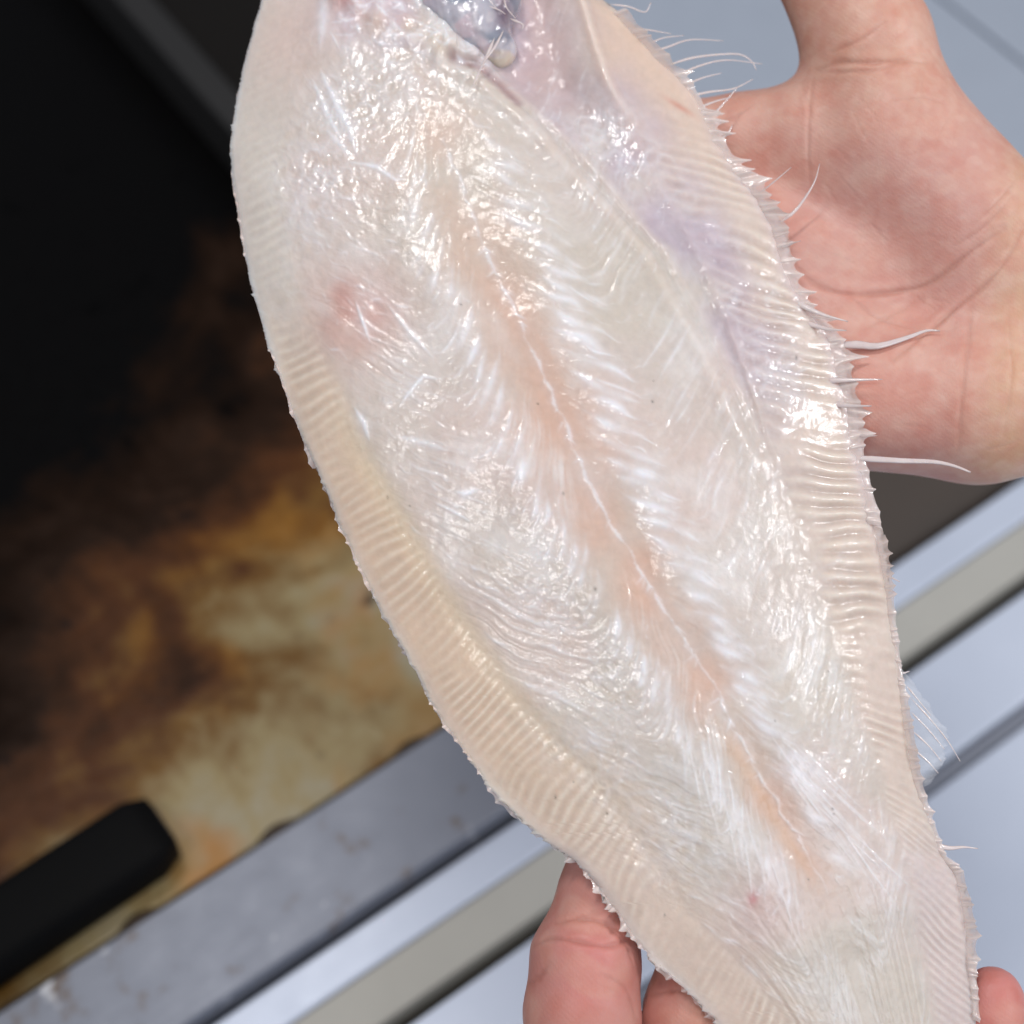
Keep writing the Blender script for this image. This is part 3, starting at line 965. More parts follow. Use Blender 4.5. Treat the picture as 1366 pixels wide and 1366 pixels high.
def spline(pts, m):
    P = np.array(pts, float)
    n = len(P)
    if n == 2: 
        return P[0] + (P[1] - P[0]) * np.linspace(0, 1, m)[:, None]
    P = np.vstack([2 * P[0] - P[1], P, 2 * P[-1] - P[-2]])
    out = []
    for q in np.linspace(0, n - 1 - 1e-6, m):
        i = int(q); t = q - i
        p0, p1, p2, p3 = P[i:i + 4]
        out.append(0.5 * ((2 * p1) + (-p0 + p2) * t + (2 * p0 - 5 * p1 + 4 * p2 - p3) * t * t + (-p0 + 3 * p1 - 3 * p2 + p3) * t ** 3))
    return np.array(out)


def ray(pts, r0, r1, h0=0.0002, h1=0.0012, parent=fish, name='fin_ray', power=1.0):
    """pts in photo pixels, radii in photo pixels"""
    s = spline(pts, 16)
    q = np.linspace(0, 1, 16)
    W = FW(s[:, 0], s[:, 1], h0 + (h1 - h0) * q)
    rad = 0.72 * (r1 + (r0 - r1) * (1 - q) ** power) * K_M * smooth(-0.05, 0.22, q)
    V, F = tube(W, rad)
    return mesh_obj(name, V, F, M_ray, parent)


RAYS = [
    ([(1036, 300), (1058, 286), (1074, 266), (1083, 250), (1087, 232)], 4.5, 0.8, 1.6), ([(1008, 262), (1028, 251), (1050, 237)], 2.2, 0.7, 1),
    ([(1098, 462), (1140, 462), (1168, 466), (1205, 457), (1228, 450), (1245, 452)], 11, 1.5, 1.3), ([(1095, 508), (1130, 512), (1169, 516)], 8, 0.9, 1.2),
    ([(1105, 538), (1130, 546), (1155, 551)], 8, 1.2, 1.2), ([(1128, 610), (1160, 614), (1200, 618), (1240, 621), (1265, 628), (1285, 638)], 7.5, 1.8, 1.0),
    ([(1055, 400), (1090, 424), (1124, 440)], 8, 1.2, 1.2), ([(1066, 428), (1098, 444), (1122, 452)], 7, 1.2, 1.2), ([(1170, 764), (1186, 770), (1199, 777)], 4, 0.8, 1.2),
    ([(1172, 780), (1184, 787), (1193, 792)], 4, 0.8, 1.2), ([(1205, 1095), (1240, 1122), (1262, 1131), (1285, 1130), (1303, 1132)], 10, 0.9, 1.3),
    ([(812, 6), (838, 10), (860, 18), (868, 6)], 2.4, 0.8, 1), ([(842, 38), (868, 42), (895, 48)], 2.4, 0.7, 1), ([(862, 72), (890, 64), (920, 55), (964, 57)], 3.0, 0.8, 1),
    ([(880, 92), (915, 80), (948, 75), (985, 74), (1002, 84), (1008, 96)], 3.2, 0.8, 1), ([(895, 106), (930, 90), (968, 82), (1016, 88)], 3.0, 0.7, 1),
    ([(915, 130), (945, 124), (978, 120), (1004, 108)], 3.6, 0.7, 1), ([(940, 165), (960, 145), (984, 118)], 3.2, 0.7, 1), ([(905, 118), (935, 106), (962, 100)], 3, 0.7, 1),
    ([(925, 148), (950, 138), (975, 132)], 3.4, 0.8, 1), ([(868, 58), (885, 52), (912, 50)], 2.2, 0.7, 1), ([(950, 190), (968, 182), (976, 170)], 3.2, 0.8, 1),
    ([(985, 250), (1005, 250), (1018, 246)], 4, 0.8, 1.2), ([(1140, 580), (1152, 586), (1162, 590)], 5, 0.8, 1.2), ([(1035, 335), (1052, 332), (1062, 334)], 4, 0.8, 1.2),
    ([(1190, 890), (1202, 898), (1212, 896)], 4, 0.8, 1.2)]
for pts, r0, r1, pw in RAYS:
    over_palm = pts[-1][0] > 1040 and pts[-1][1] < 660
    ray(pts, r0, r1, power=pw, h1=0.0075 if over_palm else 0.0012)

# ---- frayed membrane fringe along the fin edges: webbing drawn out into ray tips
def mat_fringe():
    m = NT('wet frayed fin web')
    f = m.noise(m.coord(), 420, 3, 0.6)
    t = m.n('ShaderNodeBsdfTransparent')
    mx = m.n('ShaderNodeMixShader')
    out = [n for n in m.t.nodes if n.type == 'OUTPUT_MATERIAL'][0]
    a = m.n('ShaderNodeAttribute', attribute_name='dens')
    m.set(Base_Color=m.mix(f, tuple(lin((236, 222, 214))), tuple(lin((224, 206, 200)))), Roughness=0.22, Subsurface_Weight=0.3,
          Subsurface_Radius=(0.002, 0.0014, 0.001), Coat_Weight=0.7, Coat_Roughness=0.06, Normal=m.bump(f, 0.5, 0.0004))
    m.l(m.mathn('MULTIPLY_ADD', f, 0.2, a.outputs['Fac'], clamp=True), mx.inputs[0])
    m.l(t.outputs[0], mx.inputs[1]); m.l(m.p.outputs[0], mx.inputs[2])
    m.l(mx.outputs[0], out.inputs['Surface'])
    return m.m


M_fringe = mat_fringe()


def fringe(edge, y0, y1, sp, amp, seed, root_in, slant):
    r = np.random.default_rng(seed)
    yy = np.arange(y0, y1, 1.1)
    sgn = 1 if edge == 'R' else -1
    f = np.zeros_like(yy); core = np.zeros_like(yy); shy = np.zeros_like(yy)
    y = y0 + 3
    while y < y1 - 3:
        A = amp(y) * (0.12 + 0.88 * r.uniform(0, 1) ** 2.0)
        w = sp * r.uniform(0.35, 1.3)
        t = np.clip(1 - np.abs(yy - y) / w, 0, 1)
        v = A * (0.25 * t + 0.75 * t ** 3.2)
        m = v > f
        f = np.maximum(f, v); core = np.maximum(core, t ** 4)
        shy = np.where(m, slant * A * t ** 2 + 3 * r.normal(), shy)
        y += sp * r.uniform(0.35, 2.1)
    shy = np.convolve(np.pad(shy, 3, mode='edge'), np.ones(7) / 7, 'valid')
    env = smooth(0, 0.04, (yy - y0) / (y1 - y0)) * smooth(1, 0.96, (yy - y0) / (y1 - y0))
    f = f * env + 1.0
    K = 12
    q = np.linspace(0, 1, K)
    px = cv(edge, yy)[:, None] - sgn * root_in * (1 - q)[None, :] ** 1.0 + sgn * f[:, None] * q[None, :] ** 1.2
    py = yy[:, None] + shy[:, None] * q[None, :] ** 1.5
    hh = (0.0007 if edge == 'R' else 0.0002) + (0.0007 if edge == 'R' else 0.0003) * core[:, None] * np.sin(q * 2.2)[None, :] + 0.0016 * q[None, :] ** 2 * np.sin(yy / 37.0)[:, None] + (0.0018 if edge == 'R' else 0) * q[None, :]
    n = len(yy)
    Vt = FW(px, py, hh).reshape(-1, 3); Vd = FW(px, py, hh - 0.0003).reshape(-1, 3)
    id_ = np.arange(n * K).reshape(n, K)
    F = np.stack([id_[:-1, :-1], id_[1:, :-1], id_[1:, 1:], id_[:-1, 1:]], -1).reshape(-1, 4)
    dens = (0.26 + 0.5 * core[:, None] + 0 * q[None, :]) * smooth(0.0, 0.35, q)[None, :]
    mesh_obj('fin_fringe', np.concatenate([Vt, Vd]), np.concatenate([F, F[:, ::-1] + n * K]), M_fringe, fish, extra={'dens': np.concatenate([dens.ravel(), dens.ravel()])})


fringe('R', 20, 700, 16, lambda y: np.interp(y, [20, 90, 150, 260, 330, 400, 450, 560, 620, 700], [12, 26, 26, 26, 18, 38, 50, 38, 18, 6]), 81, 20, 0.10)
fringe('R', 700, 1360, 13, lambda y: np.interp(y, [700, 900, 1100, 1250, 1360], [9, 7, 9, 9, 8]), 82, 10, 0.25)
fringe('L', 900, 1370, 10, lambda y: np.interp(y, [900, 1000, 1120, 1250, 1370], [4, 6, 9, 11, 9]), 83, 4, 1.2)
fringe('L', 130, 900, 13, lambda y: np.interp(y, [130, 400, 700, 900], [1.5, 2.5, 5, 5]), 84, 4, 0.5)

# ---- loose translucent fin membrane on the right, with its own rays
def mat_membrane():
    m = NT('clear fin membrane')
    f = m.noise(m.coord(), 260, 3, 0.6)
    t = m.n('ShaderNodeBsdfTransparent')
    mx = m.n('ShaderNodeMixShader')
    out = [n for n in m.t.nodes if n.type == 'OUTPUT_MATERIAL'][0]
    m.set(Base_Color=(0.80, 0.80, 0.82), Roughness=0.35, Coat_Weight=0.15, Normal=m.bump(f, 0.25, 0.0004))
    m.l(m.mathn('MULTIPLY_ADD', f, 0.24, 0.0), mx.inputs[0])
    m.l(t.outputs[0], mx.inputs[1]); m.l(m.p.outputs[0], mx.inputs[2])
    m.l(mx.outputs[0], out.inputs['Surface'])
    return m.m


M_mem = mat_membrane()


def membrane():
    root_c = np.array([(1190, 880), (1202, 930), (1212, 980), (1222, 1030), (1226, 1052)], float)
    tip_c = np.array([(1212, 905), (1242, 946), (1262, 985), (1256, 1020), (1240, 1046)], float)
    n, k = 40, 18
    A = spline(root_c, n); B = spline(tip_c, n)
    jag = rng.uniform(-0.12, 0.10, n)
    q = np.linspace(0, 1, k)[None, :, None]
    P = A[:, None] + (B - A)[:, None] * q * (1 + jag[:, None, None] * q)
    hh = 0.0004 + 0.0010 * np.sin(q[..., 0] * 2.5) * np.ones((n, 1)) + 0.0006 * np.sin(np.arange(n) * 0.9)[:, None] * q[..., 0]
    Vt = FW(P[..., 0], P[..., 1], hh).reshape(-1, 3)
    Vd = FW(P[..., 0], P[..., 1], hh - 0.00018).reshape(-1, 3)
    id_ = np.arange(n * k).reshape(n, k)
    F = np.stack([id_[:-1, :-1], id_[1:, :-1], id_[1:, 1:], id_[:-1, 1:]], -1).reshape(-1, 4)
    mesh_obj('fin_membrane', np.concatenate([Vt, Vd]), np.concatenate([F, F[:, ::-1] + n * k]), M_mem, fish)
    for (p) in ([(1212, 930), (1238, 958), (1262, 988), (1279, 1016)], [(1214, 950), (1238, 975), (1258, 1000)], [(1216, 975), (1238, 996), (1254, 1016)], [(1218, 1000), (1236, 1016), (1250, 1032)], [(1208, 915), (1224, 935), (1240, 955)]):
        ray(p, 2.0, 0.6, 0.001, 0.0015)


membrane()


# ---- tail fin below the stalk
def tailfin():
    n, k = 44, 16
    ang = np.linspace(-0.62, 0.62, n)
    d0 = np.array([0.36, 0.93]); d0 /= np.linalg.norm(d0)
    pr = np.array([d0[1], -d0[0]])
    base = np.array([1184.0, 1505.0])
    q = np.linspace(0, 1, k)
    P = np.zeros((n, k, 2))
    for i, a in enumerate(ang):
        ln = 185 * (1 - 0.25 * (a / 0.62) ** 2) * (1 + 0.03 * math.sin(i * 2.4))
        dr = d0 * math.cos(a) + pr * math.sin(a)
        P[i] = base + pr * (a / 0.62) * 62 + dr * ln * q[:, None]
    hh = 0.0016 * (1 - q)[None, :] + 0.0005 * np.sin(np.arange(n) * 1.6)[:, None] * np.ones((1, k)) + 0.0004
    Vt = FW(P[..., 0], P[..., 1], hh).reshape(-1, 3)
    Vd = FW(P[..., 0], P[..., 1], -hh * 0.6 - 0.0002).reshape(-1, 3)
    id_ = np.arange(n * k).reshape(n, k)
    F = np.stack([id_[:-1, :-1], id_[1:, :-1], id_[1:, 1:], id_[:-1, 1:]], -1).reshape(-1, 4)
    mesh_obj('tail_fin', np.concatenate([Vt, Vd]), np.concatenate([F, F[:, ::-1] + n * k]), M_ray, fish)


tailfin()


# ------------------------------------------------------------------ implicit surfaces
def surface_nets(Fd, org, h):
    s = Fd < 0
    nx, ny, nz = Fd.shape
    cnt = np.zeros((nx - 1, ny - 1, nz - 1), np.int8)
    for dx in (0, 1):
        for dy in (0, 1):
            for dz in (0, 1):
                cnt += s[dx:nx - 1 + dx, dy:ny - 1 + dy, dz:nz - 1 + dz]
    act = (cnt > 0) & (cnt < 8)
    ci = np.argwhere(act)
    vid = -np.ones(act.shape, np.int64)
    vid[act] = np.arange(len(ci))
    acc = np.zeros((len(ci), 3)); num = np.zeros(len(ci))
    corners = [(0, 0, 0), (1, 0, 0), (0, 1, 0), (1, 1, 0), (0, 0, 1), (1, 0, 1), (0, 1, 1), (1, 1, 1)]
    for a in range(8):
        for ax in range(3):
            if corners[a][ax]: continue
            c0 = np.array(corners[a]); c1 = c0.copy(); c1[ax] = 1
            f0 = Fd[tuple((ci + c0).T)]; f1 = Fd[tuple((ci + c1).T)]
            m = (f0 < 0) != (f1 < 0)
            t = np.where(m, f0 / np.where(m, f0 - f1, 1), 0)
            p = c0[None, :] + t[:, None] * (c1 - c0)[None, :]
            acc += np.where(m[:, None], p, 0); num += m
    V = org + h * (ci + acc / num[:, None])
    Fs = []
    for ax in range(3):
        sl0 = [slice(None)] * 3; sl1 = [slice(None)] * 3
        sl0[ax] = slice(0, -1); sl1[ax] = slice(1, None)
        d = s[tuple(sl0)] != s[tuple(sl1)]
        e = np.argwhere(d)
        o1, o2 = [(1, 2), (2, 0), (0, 1)][ax]
        lim = np.array(act.shape)
        ok = (e[:, o1] >= 1) & (e[:, o2] >= 1) & (e[:, o1] < lim[o1]) & (e[:, o2] < lim[o2])
        e = e[ok]
        neg = s[tuple(e.T)]
        u1 = np.zeros(3, int); u1[o1] = 1
        u2 = np.zeros(3, int); u2[o2] = 1
        q = [vid[tuple((e - u1 - u2).T)], vid[tuple((e - u2).T)], vid[tuple(e.T)], vid[tuple((e - u1).T)]]
        q = np.stack(q, -1)
        q[~neg] = q[~neg][:, ::-1]
        Fs.append(q)
    return V, np.concatenate(Fs)


def capsule(G, a, bb, ra, rb):
    a = np.asarray(a, np.float32); bb = np.asarray(bb, np.float32)
    ba = bb - a
    L2 = float(ba @ ba) + 1e-12
    t = np.clip(((G[0] - a[0]) * ba[0] + (G[1] - a[1]) * ba[1] + (G[2] - a[2]) * ba[2]) / L2, 0, 1)
    dx = G[0] - a[0] - t * ba[0]; dy = G[1] - a[1] - t * ba[1]; dz = G[2] - a[2] - t * ba[2]
    return np.sqrt(dx * dx + dy * dy + dz * dz) - (ra + (rb - ra) * t)


def smin(a, bb, k):
    h = np.clip(0.5 + 0.5 * (bb - a) / k, 0, 1)
    return bb * (1 - h) + a * h - k * h * (1 - h)


def cpt(px, py, dz):
    """photo pixel at dz metres behind the fish's mid plane (camera space)"""
    kx = (px - 683) / 1366 * SENS
    ky = -(py - 683) / 1366 * SENS
    bend = 0.010 * ((min(py, 1400) - 640) / 700.0) ** 2 + 0.006 * ((min(px, 1150) - 720) / 400.0) ** 2
    d = (D0 + bend) / (1 - TILT * ky) + dz
    return np.array([kx * d, ky * d, -d])


def grid(lo, hi, h):
    n = [int((b_ - a_) / h) + 2 for a_, b_ in zip(lo, hi)]
    ax = [(np.arange(k) * h + a_).astype(np.float32) for k, a_ in zip(n, lo)]
    return np.meshgrid(*ax, indexing='ij', sparse=True), np.array(lo), h


def project(V):
    """camera-space points -> photo pixels"""
    return 683 + V[:, 0] / -V[:, 2] * 1366 / SENS, 683 - V[:, 1] / -V[:, 2] * 1366 / SENS


def build_hand(name, palm, fingers, h, kp, kf, creases, colour_fn, mat, lab, knuckle=None):
    """palm: list of (p, q, ra, rb); fingers: list of chains of (point, radius)"""
    pts = [(p, max(ra, rb)) for p, q, ra, rb in palm] + [(q, max(ra, rb)) for p, q, ra, rb in palm] + [(p, r) for ch in fingers for p, r in ch]
    lo = np.min([p - r for p, r in pts], 0) - 0.006
    hi = np.max([p + r for p, r in pts], 0) + 0.006
    G, org, hh = grid(lo, hi, h)
    D = None
    for p, q, ra, rb in palm:
        c = capsule(G, p, q, ra, rb)
        D = c if D is None else smin(D, c, kp)
    U = None
    for ch in fingers:
        f = None
        for (p, ra), (q, rb) in zip(ch[:-1], ch[1:]):
            c = capsule(G, p, q, ra, rb)
            f = c if f is None else smin(f, c, 0.0035)
        U = f if U is None else np.minimum(U, f)
    D = smin(D, U, kf)
    V, F = surface_nets(D, org, hh)
    # relax the voxel steps
    e = np.concatenate([F[:, [0, 1]], F[:, [1, 2]], F[:, [2, 3]], F[:, [3, 0]]])
    for it in range(6):
        acc = np.zeros_like(V); n = np.zeros(len(V))
        for i, j in ((0, 1), (1, 0)):
            for ax in range(3):
                acc[:, ax] += np.bincount(e[:, i], V[e[:, j], ax], len(V))
            n += np.bincount(e[:, i], minlength=len(V))
        V = V * 0.5 + 0.5 * acc / n[:, None]
    tmp = bpy.data.meshes.new('tmp')
    tmp.vertices.add(len(V)); tmp.vertices.foreach_set('co', V.astype(np.float32).ravel())
    tmp.loops.add(F.size); tmp.loops.foreach_set('vertex_index', F.astype(np.int32).ravel())
    tmp.polygons.add(len(F)); tmp.polygons.foreach_set('loop_start', np.arange(0, F.size, 4, dtype=np.int32))
    tmp.update(calc_edges=True)
    to = bpy.data.objects.new('tmp', tmp); col.objects.link(to)
    sd = to.modifiers.new('s', 'SUBSURF'); sd.levels = 1; sd.render_levels = 1
    dg = bpy.context.evaluated_depsgraph_get(); dg.update()
    m2 = bpy.data.meshes.new_from_object(to.evaluated_get(dg))
    nv = len(m2.vertices)
    V = np.zeros(nv * 3, np.float32); m2.vertices.foreach_get('co', V); V = V.reshape(-1, 3).astype(float)
    N = np.zeros(nv * 3, np.float32); m2.vertex_normals.foreach_get('vector', N); N = N.reshape(-1, 3).astype(float)
    F = np.zeros(len(m2.loops), np.int32); m2.loops.foreach_get('vertex_index', F); F = F.reshape(-1, 4)
    bpy.data.objects.remove(to); bpy.data.meshes.remove(m2); bpy.data.meshes.remove(tmp)
    px, py = project(V)
    front = smooth(-0.1, 0.35, (N * (-V / np.linalg.norm(V, axis=1)[:, None])).sum(1))
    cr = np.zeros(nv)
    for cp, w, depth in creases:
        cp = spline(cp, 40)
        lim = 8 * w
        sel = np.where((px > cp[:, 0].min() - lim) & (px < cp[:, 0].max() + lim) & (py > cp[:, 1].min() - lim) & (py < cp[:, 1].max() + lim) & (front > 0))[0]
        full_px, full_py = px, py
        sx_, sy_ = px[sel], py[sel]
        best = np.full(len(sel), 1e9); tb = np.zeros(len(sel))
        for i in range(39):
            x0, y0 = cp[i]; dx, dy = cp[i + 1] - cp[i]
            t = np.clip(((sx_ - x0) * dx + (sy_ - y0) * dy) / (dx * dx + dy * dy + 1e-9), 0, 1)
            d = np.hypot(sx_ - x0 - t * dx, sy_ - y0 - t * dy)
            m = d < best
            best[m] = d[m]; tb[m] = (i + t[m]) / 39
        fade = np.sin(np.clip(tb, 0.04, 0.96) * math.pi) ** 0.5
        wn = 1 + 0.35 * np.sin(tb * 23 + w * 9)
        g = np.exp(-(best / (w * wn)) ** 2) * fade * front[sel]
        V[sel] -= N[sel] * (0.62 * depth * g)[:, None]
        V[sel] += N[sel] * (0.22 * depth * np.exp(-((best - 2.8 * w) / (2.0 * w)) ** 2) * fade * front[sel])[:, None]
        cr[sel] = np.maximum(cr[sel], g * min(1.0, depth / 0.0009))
    C = colour_fn(px, py, V, N, cr)
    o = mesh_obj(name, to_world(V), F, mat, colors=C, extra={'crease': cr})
    tag(o, lab, 'hand')
    return o


def vnoise(V, scale, seed):
    """cheap smooth 3-D noise from a sum of random plane waves"""
    r = np.random.default_rng(seed)
    o = np.zeros(len(V))
    for i in range(22):
        d = r.standard_normal(3); d /= np.linalg.norm(d)
        o += np.sin(V @ d * (2 * math.pi / scale) * r.uniform(0.6, 1.7) + r.uniform(0, 6.28))
    return o / math.sqrt(11)


def mat_skin():
    m = NT('hand skin')
    a = m.n('ShaderNodeAttribute', attribute_name='Col')
    v = m.coord()
    n1 = m.noise(v, 420, 4, 0.6)
    vo = m.n('ShaderNodeTexVoronoi', feature='DISTANCE_TO_EDGE')
    vo.inputs['Scale'].default_value = 1300
    m.l(m.coord((1, 0.55, 1), (0.3, 0.2, 0.6)), vo.inputs['Vector'])
    wv = m.n('ShaderNodeTexWave', wave_type='BANDS', bands_direction='DIAGONAL')
    wv.inputs['Scale'].default_value = 310
    wv.inputs['Distortion'].default_value = 7
    wv.inputs['Detail'].default_value = 3
    wv.inputs['Detail Scale'].default_value = 0.6
    m.l(v, wv.inputs['Vector'])
    blot = m.noise(v, 130, 4, 0.6)
    c = m.mix(m.ramp(blot, [(0.42, (0, 0, 0)), (0.66, (0.5, 0.5, 0.5))]), a.outputs['Color'], (0.95, 0.74, 0.68), 'MULTIPLY')
    nb = m.bump(vo.outputs['Distance'], 0.12, 0.0005)
    nb = m.bump(n1, 0.10, 0.0006, nb)
    nb = m.bump(wv.outputs['Fac'], 0.05, 0.0003, nb)
    m.set(Base_Color=c, Roughness=m.ramp(n1, [(0.3, (0.40,) * 3), (0.7, (0.56,) * 3)]), Subsurface_Weight=0.22, Subsurface_Radius=(0.004, 0.0016, 0.0009), Subsurface_Scale=1.0,
          Specular_IOR_Level=0.42, Normal=nb)
    return m.m


M_skin = mat_skin()


def mixc(C, rgb, m):
    return C * (1 - m[:, None]) + lin(rgb)[None, :] * m[:, None]


def skin_right(px, py, V, N, cr):
    C = np.broadcast_to(lin((204, 156, 144)), (len(V), 3)).copy()
    C = mixc(C, (206, 166, 134), smooth(1270, 1380, px + 0.15 * (py - 400)))
    C = mixc(C, (210, 164, 138), smooth(260, 60, py) * 0.6)
    C = mixc(C, (212, 152, 134), np.exp(-(((px - 1200) / 130) ** 2 + ((py - 500) / 120) ** 2)) * 0.65)
    C = mixc(C, (212, 150, 132), np.exp(-(((px - 1010) / 60) ** 2 + ((py - 210) / 90) ** 2)) * 0.5)
    C = mixc(C, (220, 182, 164), np.clip(vnoise(V, 0.018, 3), 0, 1) * 0.3)
    C = mixc(C, (228, 192, 176), np.clip(vnoise(V, 0.0055, 13), 0, 1) * 0.15)
    C = mixc(C, (196, 124, 114), np.clip(vnoise(V, 0.0045, 14), 0, 1) * 0.13)
    C = mixc(C, (200, 134, 118), np.clip(vnoise(V, 0.012, 4), 0, 1) * 0.22)
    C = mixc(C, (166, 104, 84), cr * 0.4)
    return C


k = 0.000203
R_hand_palm = [
    (cpt(1330, 350, 0.020), cpt(985, 188, 0.024), 72 * k, 64 * k),
    (cpt(1330, 410, 0.018), cpt(975, 310, 0.021), 74 * k, 66 * k),
    (cpt(1320, 480, 0.019), cpt(985, 420, 0.022), 74 * k, 66 * k),
    (cpt(1300, 545, 0.020), cpt(1010, 530, 0.025), 88 * k, 62 * k),
    (cpt(1290, 300, 0.010), cpt(1185, 195, 0.006), 112 * k, 98 * k),
    (cpt(1240, 250, 0.016), cpt(1080, 190, 0.017), 100 * k, 86 * k),
    (cpt(1270, 530, 0.014), cpt(1160, 535, 0.017), 96 * k, 84 * k),
    (cpt(1330, 380, 0.018), cpt(1800, 430, 0.024), 122 * k, 112 * k),
    (cpt(1330, 525, 0.020), cpt(1800, 510, 0.024), 108 * k, 104 * k),
]
R_hand_fingers = [
    [(cpt(1200, 175, 0.006), 88 * k), (cpt(1156, 55, 0.000), 88 * k), (cpt(1095, -65, -0.006), 74 * k), (cpt(1035, -165, -0.010), 64 * k), (cpt(1010, -215, -0.010), 48 * k)],
    [(cpt(1000, 205, 0.024), 54 * k), (cpt(905, 178, 0.022), 46 * k), (cpt(780, 150, 0.022), 43 * k), (cpt(680, 150, 0.022), 38 * k), (cpt(605, 165, 0.021), 33 * k)],
    [(cpt(990, 310, 0.025), 54 * k), (cpt(860, 285, 0.024), 46 * k), (cpt(735, 265, 0.024), 42 * k), (cpt(625, 262, 0.024), 38 * k), (cpt(545, 272, 0.022), 33 * k)],
    [(cpt(990, 425, 0.025), 53 * k), (cpt(870, 405, 0.025), 45 * k), (cpt(755, 392, 0.025), 41 * k), (cpt(655, 388, 0.024), 37 * k), (cpt(585, 392, 0.022), 32 * k)],
    [(cpt(1010, 530, 0.025), 50 * k), (cpt(905, 515, 0.024), 40 * k), (cpt(820, 505, 0.024), 36 * k), (cpt(745, 500, 0.023), 32 * k), (cpt(690, 500, 0.021), 28 * k)],
]
R_creases = [
    ([(1058, 350), (1085, 378), (1130, 392), (1190, 390), (1240, 378), (1290, 340), (1340, 305)], 3.2, 0.0009),
    ([(1366, 300), (1345, 345), (1310, 385), (1270, 415), (1235, 445), (1190, 480)], 2.6, 0.0007),
    ([(1295, 410), (1290, 470), (1282, 540), (1278, 600)], 3.6, 0.0004),
    ([(1090, 94), (1120, 84), (1160, 84), (1195, 82), (1235, 84)], 3.0, 0.0008),
    ([(1092, 96), (1130, 96), (1175, 92), (1210, 76)], 2.4, 0.0005),
    ([(1110, 70), (1150, 52), (1180, 30)], 2.4, 0.0005),
    ([(1085, 100), (1080, 140), (1078, 200), (1082, 260)], 2.2, 0.00025),
    ([(1130, 392), (1170, 425), (1225, 440)], 2.2, 0.0004),
    ([(1300, 300), (1330, 270), (1355, 240)], 2.4, 0.0004),
    ([(1270, 330), (1310, 305), (1350, 262)], 2.2, 0.0004),
    ([(1190, 135), (1230, 130), (1262, 140)], 2.4, 0.0003),
    ([(1345, 420), (1350, 500), (1340, 580)], 2.4, 0.0003),
    ([(1150, 440), (1190, 420), (1230, 400)], 2.0, 0.0003)]
rc = np.random.default_rng(91)
for i in range(70):
    x0, y0 = rc.uniform(1060, 1360), rc.uniform(60, 620)
    # fine wrinkles fan round the ball of the thumb
    a = math.atan2(y0 - 150, x0 - 1250) + math.pi / 2 + rc.normal(0, 0.35)
    ln = rc.uniform(20, 70)
    R_creases.append(([(x0, y0), (x0 + math.cos(a) * ln * 0.5 + rc.normal(0, 3), y0 + math.sin(a) * ln * 0.5 + rc.normal(0, 3)), (x0 + math.cos(a) * ln, y0 + math.sin(a) * ln)], rc.uniform(1.5, 2.3), rc.uniform(0.00006, 0.00014)))
build_hand('hand', R_hand_palm, R_hand_fingers, 0.00105, 0.012, 0.009, R_creases, skin_right, M_skin,
           'open hand with thumb raised, its broad palm beside the ragged fin edge')


def skin_left(px, py, V, N, cr):
    C = np.broadcast_to(lin((196, 138, 126)), (len(V), 3)).copy()
    C = mixc(C, (206, 128, 122), np.exp(-(((px - 785) / 50) ** 2 + ((py - 1290) / 60) ** 2)) * 0.8)
    C = mixc(C, (206, 122, 116), smooth(1270, 1300, px) * 0.6)
    C = mixc(C, (196, 138, 104), smooth(880, 940, px) * smooth(1250, 1100, px) * 0.4)
    C = mixc(C, (216, 172, 150), np.clip(vnoise(V, 0.014, 8), 0, 1) * 0.25)
    C = mixc(C, (186, 112, 96), np.clip(vnoise(V, 0.010, 9), 0, 1) * 0.22)
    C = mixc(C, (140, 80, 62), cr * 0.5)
    return C


